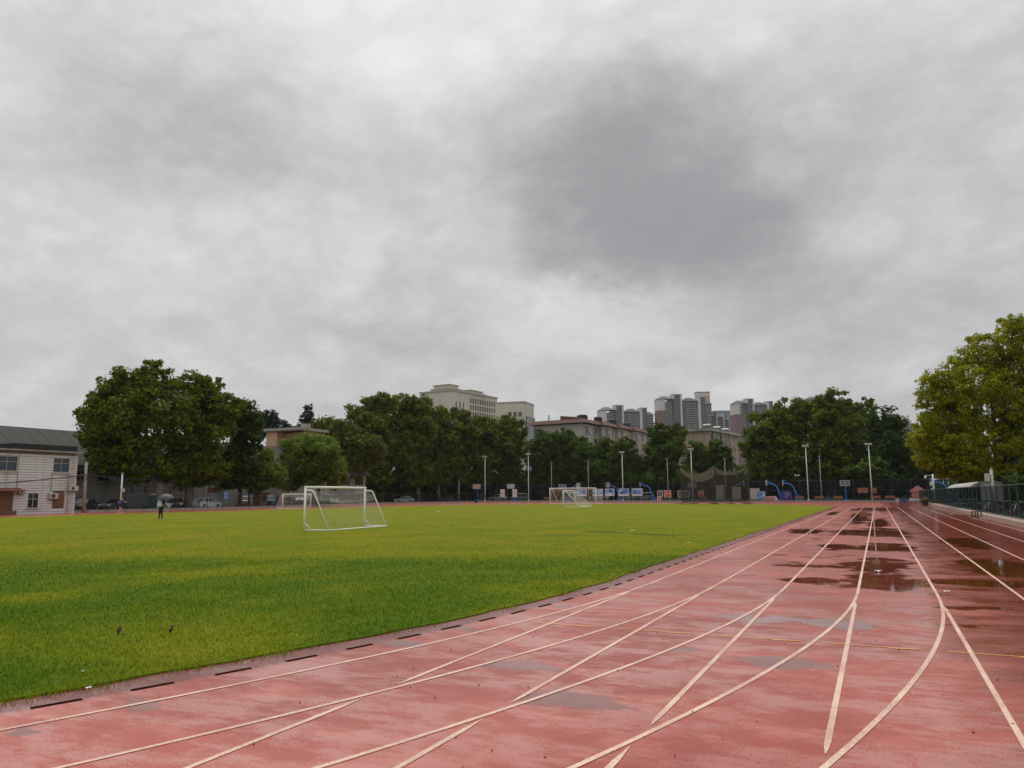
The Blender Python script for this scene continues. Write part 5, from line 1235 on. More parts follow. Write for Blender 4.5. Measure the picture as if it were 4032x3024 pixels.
# ------------------------------------------------------------------ posters and boards along the court fence
def poster_mat(name, stops, band, scale=1.3, seed=0.0):
    m, t, bs = principled(name)
    pos = t.node('ShaderNodeTexCoord').outputs['Object']
    sx, sy, sz = t.xyz(pos)
    n = t.noise(t.v('ADD', t.v('MULTIPLY', pos, (1.0, 1.0, 2.2)), (seed, seed, 0)), scale, 3, 0.5, 0.6)
    c = t.ramp(n, stops)
    c = t.mix(t.step(sz, band[0] + 0.01, band[0]), c, (*band[1], 1)) if band else c
    t.put(bs.inputs['Base Color'], c); bs.inputs['Roughness'].default_value = 0.5
BL = [(0.3, (0.02, 0.06, 0.25)), (0.45, (0.05, 0.22, 0.55)), (0.55, (0.25, 0.5, 0.75)), (0.7, (0.6, 0.75, 0.85))]
for q in range(5): poster_mat('poster_blue_%d' % q, BL, None, 1.2, q * 7.3)
poster_mat('poster_red', [(0.3, (0.10, 0.02, 0.02)), (0.5, (0.42, 0.06, 0.04)), (0.62, (0.6, 0.35, 0.2)), (0.75, (0.75, 0.7, 0.6))], None, 1.6, 3.0)
poster_mat('poster_dark', [(0.3, (0.02, 0.02, 0.025)), (0.55, (0.10, 0.10, 0.11)), (0.7, (0.5, 0.5, 0.5))], None, 2.2, 9.0)
poster_mat('poster_orange', [(0.35, (0.5, 0.08, 0.03)), (0.6, (0.65, 0.25, 0.08))], None, 2.0, 5.0)
mat('paper_white', (0.74, 0.75, 0.76), 0.7, 0.05)
mat('ink_grey', (0.42, 0.43, 0.45), 0.7, 0.1)
mat('ink_blue', (0.01, 0.02, 0.10), 0.6, 0.1)
def kerbpos(x, off):
    """point on the line `off` metres behind the far kerb with the given X"""
    s = (KERB0.x - x) / -kd.x if False else (x - KERB0.x) / kd.x
    p = K(s, off); return Vector((p[0] - (p[0] - x) , p[1], 0))
def board(name, x, off, w, z0, z1, face, label, cat, legs=True, frame='white_metal', group=None, strip=None):
    p = kerbpos(x, off)
    r_ = thing(name, (p.x, p.y, 0.31), KA, label, cat, group)
    MB().bb(-w / 2, w / 2, -0.03, 0.03, z0, z1).build('panel', face, r_)
    f = MB(); t_ = 0.06
    f.bb(-w / 2 - t_, w / 2 + t_, -0.045, 0.045, z1, z1 + t_); f.bb(-w / 2 - t_, w / 2 + t_, -0.045, 0.045, z0 - t_, z0)
    f.bb(-w / 2 - t_, -w / 2, -0.044, 0.044, z0, z1); f.bb(w / 2, w / 2 + t_, -0.044, 0.044, z0, z1)
    f.build('frame', frame, r_)
    if strip: MB().bb(-w / 2 + .01, w / 2 - .01, -0.04, -0.032, z0 + .01, z0 + 0.26).build('caption_strip', strip, r_)
    if legs:
        for x_ in (-w * 0.42, w * 0.42): MB().tube([(x_, 0.08, 0), (x_, 0.08, z1)], 0.035, 6).build('leg', 'grey_metal', r_)
    return r_
mat('caption_white', (0.7, 0.75, 0.8), 0.5, 0.05)
for q, (x, lb) in enumerate([(-58.0, 'blue picture board nearest the small goal'), (-54.2, 'blue picture board at the post of the big far goal'), (-51.4, 'blue picture board with dark lettering, in the middle of the five'),
                             (-48.2, 'blue picture board behind a white floodlight pole'), (-45.2, 'plain blue picture board, last of the five')]):
    bd = board('picture_board', x, 1.2, 2.0 if q in (2,) else 2.25, 1.1, 2.5, 'poster_blue_%d' % q, lb, 'board', group='blue picture boards', strip='caption_white')
    if q == 2:
        for k_ in range(5):
            MB().box((-0.55 + k_ * 0.26, -0.04, 2.05), (0.13, 0.012, 0.3), rot=(0, R(14), 0)).build('lettering', 'ink_blue', bd)
board('poster', -38.6, 1.2, 1.35, 0.75, 2.05, 'poster_red', 'red and cream poster with a diagonal stripe beside a thin lamp post', 'poster')
board('poster', -40.2, 1.25, 1.0, 0.9, 2.05, 'poster_dark', 'black and white poster next to the red one', 'poster')
board('a_frame_sign', -40.3, 0.7, 0.7, 0.05, 0.75, 'poster_orange', 'small orange sign standing on the kerb', 'sign', legs=False)
board('poster', -35.2, 1.2, 2.4, 0.75, 1.95, 'poster_dark', 'dark poster board seen through the throwing cage', 'poster')
board('poster', -31.7, 1.2, 1.0, 0.8, 1.95, 'poster_red', 'small red poster seen through the throwing cage', 'poster')
for q, (x, lb) in enumerate([(-78.5, 'white notice sheet hung on the fence, first of two'), (-75.2, 'white notice sheet hung on the fence, beside a floodlight pole')]):
    p = kerbpos(x, 1.45)
    r_ = thing('notice_sheet', (p.x, p.y, 1.15), KA, lb, 'notice', 'white notice sheets on the court fence')
    MB().grid(lambda u, v: (-0.62 + 1.24 * u, 0.02 * math.sin(6 * u), 0.0 + 0.75 * v), 4, 3).build('sheet', 'paper_white', r_)
    MB().grid(lambda u, v: (-0.62 + 1.24 * u, 0.03 * math.sin(5 * u), 0.82 + 1.0 * v), 4, 3).build('sheet', 'paper_white', r_)
    ink = MB()
    for k_ in range(6): ink.bb(-0.45, 0.45 - 0.1 * (k_ % 3), -0.04, -0.035, 0.95 + 0.13 * k_, 0.985 + 0.13 * k_)
    for k_ in range(4): ink.bb(-0.45, 0.4, -0.045, -0.04, 0.12 + 0.14 * k_, 0.15 + 0.14 * k_)
    ink.build('print', 'ink_grey', r_)
for (x, w, lb) in [(-2.4, 1.7, 'brown wooden noticeboard on legs beside the blue hoop'), (-0.55, 0.8, 'brown wooden noticeboard behind a floodlight pole')]:
    p = kerbpos(x, 2.4)
    r_ = thing('wooden_noticeboard', (p.x, p.y, 0.31), KA, lb, 'noticeboard')
    MB().bb(-w / 2, w / 2, -0.03, 0.03, 1.35, 1.8).build('plank', 'orange_wood', r_); MB().bb(-w / 2, w / 2, -0.03, 0.03, 1.84, 2.25).build('plank', 'orange_wood', r_)
    for x_ in (-w * .35, w * .35): MB().tube([(x_, 0.06, 0), (x_, 0.06, 2.2)], 0.04, 6).build('leg', 'dark_metal', r_)
# benches
def bench(x, off, lb):
    p = kerbpos(x, off)
    r_ = thing('wooden_bench', (p.x, p.y, 0.31), KA, lb, 'bench', 'wooden benches along the court fence')
    for q in range(3): MB().bb(-0.8, 0.8, -0.28 + q * 0.15, -0.16 + q * 0.15, 0.42, 0.46).build('slat', 'orange_wood', r_)
    for q in range(3): MB().bb(-0.8, 0.8, 0.19, 0.22, 0.46 + q * 0.13, 0.57 + q * 0.13).build('slat', 'orange_wood', r_)
    for x_ in (-0.65, 0.65):
        MB().bb(x_ - .03, x_ + .03, -0.26, -0.20, 0, 0.42).build('leg', 'dark_metal', r_); MB().bb(x_ - .03, x_ + .03, 0.23, 0.28, 0, 0.84).build('leg', 'dark_metal', r_)
for (x, lb) in [(-13.16, 'orange wooden bench beside the purple stall'), (-9.78, 'orange wooden bench in front of the thin lamp post'), (-6.56, 'orange wooden bench just before the blue hoop'),
                (-0.45, 'orange wooden bench at the foot of the last floodlight pole'), (1.87, 'orange wooden bench next to the white bucket'), (-31.2, 'orange wooden bench seen through the throwing cage'),
                (-62.4, 'orange wooden bench inside the big goal frame'), (-66.5, 'orange wooden bench left of the big goal post')]:
    bench(x, 0.9, lb.replace('left of the big goal post', 'outside the post of the big far goal'))
# buckets, bin, booth
mat('plastic_blue', (0.02, 0.13, 0.42), 0.4, 0.1); mat('plastic_white', (0.55, 0.57, 0.58), 0.5, 0.1)
def bucket(loc, r0, r1, h, m_, lb, tilt=0.0, cat='bucket'):
    r_ = thing('bucket', loc, 0, lb, cat)
    n = 14; c = lambda r, z: [(r * math.cos(2 * math.pi * i / n), r * math.sin(2 * math.pi * i / n), z) for i in range(n)]
    MB().loft([c(r0, 0), c(r1, h), c(r1 * 1.06, h), c(r1 * 1.06, h + 0.04), c(r1 * 0.94, h + 0.04), c(r0 * 0.9, 0.05)]).build('tub', m_, r_, smooth=False)
    MB().tube([(r1 * math.cos(a), 0, h + 0.02 + 0.0 * a + 0.18 * math.sin(a)) for a in [i * math.pi / 8 for i in range(9)]], 0.012, 4).build('handle', 'grey_metal', r_)
    r_.rotation_euler = (tilt, 0, 0)
bucket((2.97, 149.0, 0.0), 0.24, 0.32, 0.62, 'plastic_white', 'white bucket by the kerb end')
bucket((3.9, 149.0, 0.0), 0.28, 0.38, 0.55, 'plastic_blue', 'blue tub by the kerb end', 0.0)
bucket((-82.4, 90.4, 0.05), 0.34, 0.42, 0.7, 'plastic_blue', 'blue tub behind the wire fence, beside the dark kiosk')
bucket((-84.6, 96.9, 0.05), 0.34, 0.42, 0.85, 'plastic_blue', 'blue tub behind the wire fence, beside the goal across the field')
bucket((-8.0, 151.9, 0.31), 0.3, 0.36, 0.3, 'plastic_blue', 'low blue basin between two orange benches')
mat('bin_black', (0.02, 0.02, 0.022), 0.45, 0.15); mat('bin_orange', (0.55, 0.25, 0.04), 0.5, 0.1)
r_ = thing('litter_bin', (5.55, 114.4, 0), 0, 'black litter bin with an orange band at the end of the low wall', 'bin')
MB().box((0, 0, 0.38), (0.62, 0.6, 0.76), taper=(1.12, 1.12)).build('body', 'bin_black', r_)
MB().box((0, 0, 0.80), (0.715, 0.69, 0.07)).build('band', 'bin_orange', r_)
MB().bb(-0.33, 0.33, -0.31, 0.31, 0.84, 0.92).build('neck', 'bin_black', r_)
MB().loft([[(-0.4, -0.38, 0.93), (0.4, -0.38, 0.93), (0.4, 0.38, 0.93), (-0.4, 0.38, 0.93)], [(-0.2, -0.2, 1.1), (0.2, -0.2, 1.1), (0.2, 0.2, 1.1), (-0.2, 0.2, 1.1)]]).build('lid', 'bin_black', r_)
mat('tent_pink', (0.45, 0.16, 0.14), 0.7, 0.15); mat('tent_red', (0.20, 0.04, 0.05), 0.7, 0.15); mat('tent_mark', (0.62, 0.45, 0.40), 0.7, 0.1)
r_ = thing('booth_tent', (6.2, 150.4, 0.31), 0, 'small pink and dark red booth tent at the end of the court fence', 'tent')
MB().bb(-1.25, 1.25, -0.2, 2.0, 0.0, 0.42).build('base', 'paper_white', r_)
MB().grid(lambda u, v: (-0.95 + 1.5 * u, -0.25 + 0.05 * math.sin(u * 9), 0.35 + 1.15 * v), 6, 4).build('curtain', 'tent_pink', r_)
for q in range(3): MB().tube([(-0.75 + 0.35 * math.cos(a) + 0.25, -0.33, 0.62 + q * 0.26 + 0.1 * math.sin(a)) for a in [math.pi + i * math.pi / 8 for i in range(9)]], 0.03, 5).build('print', 'tent_mark', r_)
MB().bb(-1.0, 1.2, -0.15, 1.9, 0.43, 1.5).build('wall', 'tent_red', r_)
MB().loft([[(-1.3, -0.4, 1.52), (1.5, -0.4, 1.52), (1.5, 2.1, 1.52), (-1.3, 2.1, 1.52)], [(0.0, 0.7, 2.5), (0.2, 0.7, 2.5), (0.2, 0.9, 2.5), (0.0, 0.9, 2.5)]]).build('roof', 'tent_red', r_)
mat('stall_purple', (0.05, 0.03, 0.16), 0.7, 0.15)
p = kerbpos(-15.6, 3.0)
r_ = thing('market_stall', (p.x, p.y, 0.31), KA, 'purple draped stall with pale lettering behind the court fence', 'stall')
MB().loft([[(-1.0, -0.5, 0), (1.0, -0.5, 0), (1.0, 0.6, 0), (-1.0, 0.6, 0)], [(-0.9, -0.4, 1.4), (0.75, -0.4, 1.4), (0.75, 0.5, 1.4), (-0.9, 0.5, 1.4)], [(-0.75, -0.3, 1.75), (0.55, -0.3, 1.75), (0.55, 0.4, 1.75), (-0.75, 0.4, 1.75)]]).build('drape', 'stall_purple', r_)
for a_ in range(3):
    for b_ in range(5 if a_ < 2 else 3):
        MB().box((-0.12 + b_ * 0.17, -0.475, 1.35 - a_ * 0.33), (0.1, 0.02, 0.16), rot=(R(5), R(10 * (b_ % 3 - 1)), 0)).build('lettering', 'ink_grey', r_)
p = kerbpos(-18.6, 3.6)
r_ = thing('covered_table', (p.x, p.y, 0.31), KA, 'low table under a pink and white cover next to the purple stall', 'table')
MB().loft([[(-1.3, -0.5, 0), (1.3, -0.5, 0), (1.3, 0.5, 0), (-1.3, 0.5, 0)], [(-1.1, -0.4, 0.75), (0.9, -0.4, 0.85), (0.9, 0.4, 0.85), (-1.1, 0.4, 0.75)]]).build('cover', 'tent_mark', r_)
MB().grid(lambda u, v: (-1.1 + 1.9 * u, -0.56 + 0.1 * v, 0.1 + 0.55 * v), 3, 2).build('drape', 'tent_pink', r_)
mat('panel_mixed', (0.40, 0.40, 0.40), 0.6, 0.3, 2.0)
for q, (x, w, z1, m_, lb) in enumerate([(-25.0, 1.6, 2.6, 'panel_mixed', 'grey display panel behind the throwing cage net'), (-28.2, 1.5, 3.0, 'panel_mixed', 'tall grey display panel seen through the cage'),
                                       (-21.5, 1.7, 2.3, 'panel_mixed', 'grey display panel between the cage and the blue hoops'), (-20.3, 1.4, 1.7, 'poster_blue_1', 'blue and white panel under the sideways hoops')]):
    board('display_panel', x, 3.2, w, 0.3, z1, m_, lb, 'panel', frame='grey_metal')
mat('screen_green', (0.012, 0.05, 0.03), 0.7, 0.2)
r_ = thing('green_screen', (8.9, 170.5, 0.0), 0.15, 'dark green practice screen with two white marks behind the camera pole', 'screen')
MB().grid(lambda u, v: (5.0 * u, 0.08 * math.sin(u * 8), 0.3 + 3.9 * v), 8, 3).build('sheet', 'screen_green', r_)
MB().tube([(0, 0, 4.22), (5.0, 0, 4.25)], 0.05, 6).build('top_rail', 'white_metal', r_)
MB().tube([(5.02, 0, 0), (5.02, 0, 4.25)], 0.05, 6).build('post', 'grey_metal', r_); MB().tube([(-0.02, 0, 0), (-0.02, 0, 4.25)], 0.05, 6).build('post', 'grey_metal', r_)
for x_ in (2.7, 3.55): MB().box((x_, -0.12, 3.55), (0.12, 0.03, 0.8), rot=(0, R(4), 0)).build('mark', 'paper_white', r_)

# ------------------------------------------------------------------ throwing cage
net_mat('cage_net', (0.065, 0.060, 0.047), 0.44, patch=0.3)
net_mat('cage_hem', (0.30, 0.27, 0.22), 0.42, patch=0.5)
cage = thing('throwing_cage', (-24.0, 130.0, 0), 0, 'tall throwing cage hung with sagging brown nets at the edge of the grass', 'cage')
CP = [(-5.6, -0.8, 6.1), (-4.6, 3.6, 5.9), (-1.6, 5.4, 5.8), (0.15, -1.6, 6.3), (1.4, 5.2, 5.8), (4.0, 3.6, 6.0), (5.2, -0.6, 5.8)]
for (x, y, h) in CP:
    MB().tube([(x, y, 0), (x, y, h)], [0.06, 0.045], 8).build('post', 'dark_metal', cage)
    dx_ = 0.35 if x < 0 else -0.35
    MB().tube([(x, y, h), (x - dx_, y - 0.4, h + 0.25)], 0.035, 6).build('arm', 'dark_metal', cage)
    MB().bb(x - 0.7, x + 0.7, y - 0.35, y + 0.35, 0.0, 0.09).build('foot', 'dark_metal', cage)
    MB().tube([(x, y, 1.4), (x + (1.1 if x > 0 else -1.1) * (0.9 if abs(x) > 3 else 0.4), y - 0.5, 0.06)], 0.03, 6).build('stay', 'dark_metal', cage)
MB().tube([(-5.6, -0.8, 2.6), (-4.6, 3.6, 2.6), (-1.6, 5.4, 2.6), (1.4, 5.2, 2.6), (4.0, 3.6, 2.6), (5.2, -0.6, 2.6)], 0.03, 6).build('mid_rail', 'dark_metal', cage)
def netpanel(a, b, sag, fold, hem, seed):
    rr = random.Random(seed); ph = rr.uniform(0, 6)
    (x0, y0, h0), (x1, y1, h1) = a, b
    def top(u): return h0 + (h1 - h0) * u - sag * 4 * u * (1 - u) * (1 + 0.25 * math.sin(3 * u + ph))
    def P(u, v):
        z = 0.25 + (top(u) - 0.25) * v
        o = fold * math.sin(u * 13 + ph) * (0.25 + v) + 0.15 * math.sin(v * 5 + u * 4 + ph)
        return (x0 + (x1 - x0) * u + o * (y1 - y0) * 0.12, y0 + (y1 - y0) * u - o * 0.35, z)
    MB().grid(P, 18, 10).build('net_panel', 'cage_net', cage, smooth=True)
    if hem:
        def Q(u, v):
            z = top(u) - (hem * (0.35 + 0.65 * u if seed % 2 else 1 - 0.6 * u)) * (1 - v)
            o = fold * math.sin(u * 13 + ph) + 0.12
            return (x0 + (x1 - x0) * u + o * (y1 - y0) * 0.12, y0 + (y1 - y0) * u - o * 0.35 - 0.06, z)
        MB().grid(Q, 18, 5).build('net_hem', 'cage_hem', cage, smooth=True)
netpanel(CP[0], CP[1], 0.7, 0.12, 0.8, 2); netpanel(CP[1], CP[2], 0.8, 0.12, 0.5, 4); netpanel(CP[2], CP[4], 0.8, 0.12, 0.4, 6); netpanel(CP[4], CP[5], 0.8, 0.12, 0.5, 8)
netpanel(CP[5], CP[6], 0.7, 0.15, 0.8, 10); netpanel(CP[0], CP[3], 1.1, 0.25, 1.9, 1); netpanel(CP[3], (4.4, 2.8, 6.2), 1.3, 0.35, 0.8, 12)

# ------------------------------------------------------------------ small things behind the left fence
mat('cab_green', (0.008, 0.045, 0.03), 0.5, 0.15)
r_ = thing('green_cabinet', (-83.0, 69.1, 0.05), 0, 'dark green metal cabinet beside the huge tree trunk', 'cabinet')
MB().bb(-0.5, 0.5, -0.85, 0.75, 0.0, 2.1).build('body', 'cab_green', r_); MB().bb(-0.55, 0.55, -0.9, 0.8, 2.1, 2.16).build('roof', 'cab_green', r_)
MB().bb(0.5, 0.52, -0.7, 0.6, 1.88, 2.04).build('sign_strip', 'sill_grey', r_); MB().bb(0.5, 0.53, -0.06, -0.03, 0.1, 1.8).build('door_seam', 'dark_metal', r_)
r_ = thing('mesh_screen', (-82.3, 66.8, 0.05), 0, 'grey framed screen panel behind the wire fence', 'screen')
MB().bb(-0.02, 0.02, -1.6, 1.6, 0.5, 2.1).build('panel', 'dark_metal', r_)
f = MB(); f.bb(-0.05, 0.05, -1.7, -1.6, 0, 2.15); f.bb(-0.05, 0.05, 1.6, 1.7, 0, 2.15); f.bb(-0.045, 0.045, -1.6, 1.6, 2.1, 2.16); f.build('frame', 'ink_blue', r_)
r_ = thing('blue_sign', (-82.6, 81.4, 0.05), 0, 'blue sign with white lettering behind the wire fence', 'sign')
MB().bb(-0.03, 0.03, -0.5, 0.5, 1.2, 2.3).build('panel', 'blue_paint', r_); MB().tube([(-0.05, 0, 0), (-0.05, 0, 2.3)], 0.04, 6).build('post', 'grey_metal', r_)
for q in range(4):
    for k_ in range(3 + q % 2): MB().bb(0.032, 0.04, -0.36 + k_ * 0.2, -0.23 + k_ * 0.2, 2.05 - q * 0.22, 2.17 - q * 0.22).build('lettering', 'paper_white', r_)
r_ = thing('guard_kiosk', (-83.2, 88.7, 0.05), 0, 'narrow dark kiosk with an overhanging roof behind the wire fence', 'kiosk')
MB().bb(-0.7, 0.7, -0.75, 0.75, 0, 2.05).build('wall', 'rust_wood', r_); MB().bb(-1.0, 1.0, -1.05, 1.05, 2.05, 2.2).build('roof', 'parapet_black', r_)
MB().bb(0.7, 0.73, -0.45, 0.45, 1.0, 1.7).build('window', 'dark_glass', r_)
r_ = thing('brick_planter', (-82.6, 84.4, 0.05), 0, 'small red brick planter at the thin forked trunk', 'planter')
mat('brick_red', (0.16, 0.055, 0.04), 0.85, 0.3, 2.0)
for q in range(8):
    for k_ in range(5):
        MB().bb(0.5, 0.62, -0.55 + k_ * 0.23 + (0.1 if q % 2 else 0), -0.34 + k_ * 0.23 + (0.1 if q % 2 else 0), q * 0.085, q * 0.085 + 0.075).build('brick', 'brick_red', r_)
MB().bb(-0.6, 0.498, -0.6, 0.7, 0, 0.66).build('core', 'brick_red', r_)
r_ = thing('storage_rack', (-88.6, 76.0, 0.05), 0, 'open metal storage rack with boxes along the workshop wall', 'rack')
for y_ in (-5, -3, -1, 1, 3, 5):
    MB().bb(-0.05, 0.05, y_ - .05, y_ + .05, 0, 3.0).build('upright', 'dark_metal', r_)
for z_ in (1.9, 2.45, 3.0): MB().bb(-0.5, 0.5, -5.1, 5.1, z_, z_ + 0.07).build('shelf', 'dark_metal', r_)
MB().bb(-0.48, 0.3, -4.6, 4.6, 1.98, 2.12).build('sheet_stack', 'ac_white', r_)
mat('crate_tan', (0.22, 0.12, 0.07), 0.8, 0.2)
r_ = thing('wooden_hut', (-88.5, 84.5, 0.05), 0, 'white hut with a tan panel and slanted roof behind the storage rack', 'hut')
MB().bb(-1.5, 0.4, -1.7, 1.9, 0, 3.3).build('wall', 'ac_white', r_); MB().bb(0.4, 0.44, -1.3, 0.9, 2.2, 2.95).build('panel', 'crate_tan', r_)
MB().prism([(-1.8, 3.3), (0.9, 3.55), (0.9, 3.65), (-1.8, 3.42)], -2.0, 2.2, 'y').build('roof', 'ac_white', r_)

# ------------------------------------------------------------------ cars
mat('tyre', (0.015, 0.015, 0.015), 0.8, 0.2); mat('hub', (0.45, 0.46, 0.47), 0.35, 0.1, metal=0.5)
mat('car_glass', (0.012, 0.015, 0.018), 0.07, 0.1, spec=0.8)
mat('lamp_clear', (0.6, 0.62, 0.62), 0.2, 0.05); mat('lamp_tail', (0.35, 0.02, 0.02), 0.3, 0.1)
for nm, c in dict(white=(0.72, 0.73, 0.73), silver=(0.42, 0.44, 0.45), black=(0.012, 0.013, 0.015), grey=(0.10, 0.105, 0.11), blue=(0.02, 0.03, 0.12)).items():
    mat('car_' + nm, c, 0.28, 0.04, spec=0.7)
def profile(kind):
    if kind == 'suv': return ([(-2.3, .45), (-2.32, .8), (-2.25, 1.0), (-1.2, 1.1), (1.95, 1.12), (2.2, 1.0), (2.25, .5)], [(-1.15, 1.1), (-.45, 1.68), (1.75, 1.66), (2.0, 1.12)])
    if kind == 'van': return ([(-2.4, .45), (-2.42, .9), (-2.3, 1.1), (-1.9, 1.2), (2.3, 1.2), (2.38, .5)], [(-1.9, 1.2), (-1.2, 1.88), (2.15, 1.86), (2.3, 1.2)])
    return ([(-2.3, .4), (-2.32, .7), (-2.2, .85), (-1.0, .97), (1.6, 1.0), (2.25, .95), (2.3, .5)], [(-1.0, .97), (-.15, 1.46), (1.0, 1.46), (1.75, 1.0)])
def car(loc, yaw, kind, color, label):
    """front towards local -X"""
    r_ = thing('parked_car', loc, yaw, label, 'car', 'cars parked behind the fences')
    lo, hi = profile(kind); paint = 'car_' + color; wd = 0.88
    def ring(P, w): return None
    body = MB()
    prof = [(-2.25, .28)] + lo + [(2.2, .28)]
    body.loft([[(x, -wd * 0.96, z) for x, z in prof], [(x, -wd, .3 + (z - .3) * .98) for x, z in prof], [(x, wd, .3 + (z - .3) * .98) for x, z in prof], [(x, wd * 0.96, z) for x, z in prof]])
    body.build('body', paint, r_)
    b0 = hi[0]; b3 = hi[3]
    cab = MB()
    g0 = [(x, z) for x, z in hi]
    cab.loft([[(b0[0], -wd * .9, b0[1]), (b3[0], -wd * .9, b3[1]), (b3[0], wd * .9, b3[1]), (b0[0], wd * .9, b0[1])],
              [(hi[1][0], -wd * .74, hi[1][1]), (hi[2][0], -wd * .74, hi[2][1]), (hi[2][0], wd * .74, hi[2][1]), (hi[1][0], wd * .74, hi[1][1])]])
    cab.build('windows', 'car_glass', r_)
    rf = MB(); rf.loft([[(hi[1][0] - .05, -wd * .76, hi[1][1] - .02), (hi[2][0] + .05, -wd * .76, hi[2][1] - .02), (hi[2][0] + .05, wd * .76, hi[2][1] - .02), (hi[1][0] - .05, wd * .76, hi[1][1] - .02)],
                        [(hi[1][0] + .15, -wd * .62, hi[1][1] + .05), (hi[2][0] - .15, -wd * .62, hi[2][1] + .05), (hi[2][0] - .15, wd * .62, hi[2][1] + .05), (hi[1][0] + .15, wd * .62, hi[1][1] + .05)]])
    rf.build('roof', paint, r_)
    for s_ in (-1, 1):
        pl = MB()
        for (pa, pb) in ((hi[0], hi[1]), (hi[3], hi[2])):
            pl.tube([(pa[0], s_ * wd * .9, pa[1]), (pb[0], s_ * wd * .745, pb[1])], 0.045, 4)
        xm = (hi[1][0] + hi[2][0]) / 2
        pl.tube([(xm, s_ * wd * .9, b0[1]), (xm, s_ * wd * .75, hi[1][1])], 0.045, 4)
        pl.build('pillar', paint, r_)
        for x_ in (-1.42, 1.38):
            w_ = MB().tube([(x_, s_ * (wd - .17), .33), (x_, s_ * (wd + .02), .33)], .33, 14).build('wheel', 'tyre', r_)
            MB().tube([(x_, s_ * (wd + .021), .33), (x_, s_ * (wd + .03), .33)], .2, 10).build('hub', 'hub', w_)
        MB().box((-2.24, s_ * .6, .72), (.16, .42, .15)).build('headlight', 'lamp_clear', r_)
        MB().box((2.22, s_ * .66, .82), (.14, .34, .18)).build('tail_light', 'lamp_tail', r_)
        MB().box((-.85, s_ * .98, 1.02), (.14, .2, .13)).build('mirror', paint, r_)
    MB().bb(-2.36, -2.28, -.5, .5, .38, .6).build('grille', 'bin_black', r_)
    return r_
GZ = 0.05
c1 = car((-84.6, 61.4, GZ), R(-60+180), 'sedan', 'black', 'black car with a lit headlight beside the concrete pole')
lamp_m, lt, lbs = principled('lit_headlight'); lbs.inputs['Base Color'].default_value = (0.9, 0.6, 0.25, 1); lbs.inputs['Emission Color'].default_value = (1.0, 0.6, 0.18, 1); lbs.inputs['Emission Strength'].default_value = 3.0
MB().box((-2.33, 0.6, .72), (.05, .36, .13)).build('headlight', 'lit_headlight', c1, label='lit amber headlight')
car((-84.6, 65.6, GZ), R(110), 'sedan', 'grey', 'dark grey car behind the jogger')
car((-84.4, 70.6, GZ), R(-90), 'sedan', 'white', 'white car low behind the grey screen panel')
car((-85.2, 75.2, GZ), R(140), 'sedan', 'black', 'black car between the two plane trunks')
car((-84.4, 79.6, GZ), R(-82), 'sedan', 'white', 'white car between the plane trunk and the blue sign')
car((-87.6, 90.6, GZ), R(125), 'suv', 'silver', 'silver off-roader behind the thin forked trunk')
car((-87.4, 95.8, GZ), R(125), 'suv', 'black', 'black off-roader with pale roof beside the blue tub')
car((-88.4, 100.4, GZ), R(130), 'sedan', 'grey', 'grey car behind the goal across the field')
car((-91.0, 107.0, GZ), R(-60), 'sedan', 'blue', 'dark blue car seen past the near goal post')
car((-94.3, 119.3, GZ), R(-35), 'van', 'white', 'white van seen through the near goal net')
car((-96.5, 127.2, GZ), R(-40), 'suv', 'silver', 'silver car seen through the near goal net')
car((-98.5, 134.8, GZ), R(-50), 'sedan', 'white', 'white car just past the near goal crossbar end')
car((-98.4, 151.0, GZ), R(30), 'sedan', 'white', 'white car under the first plane trees of the row')
car((-96.5, 166.6, GZ), R(10), 'sedan', 'grey', 'grey car under the plane trees near the short lamp post')
car((-86.0, 174.6, 0.31), R(8), 'sedan', 'white', 'white car by the first floodlight pole')
car((-80.2, 174.9, 0.31), R(5), 'suv', 'silver', 'silver car below the two white notice sheets')
car((-59.0, 173.4, 0.31), R(5), 'sedan', 'white', 'white car behind the posts of the big far goal')
car((-51.9, 172.4, 0.31), R(5), 'sedan', 'silver', 'silver car behind the blue picture boards')
car((-47.6, 171.0, 0.31), R(5), 'suv', 'silver', 'silver hatchback beside the red poster')

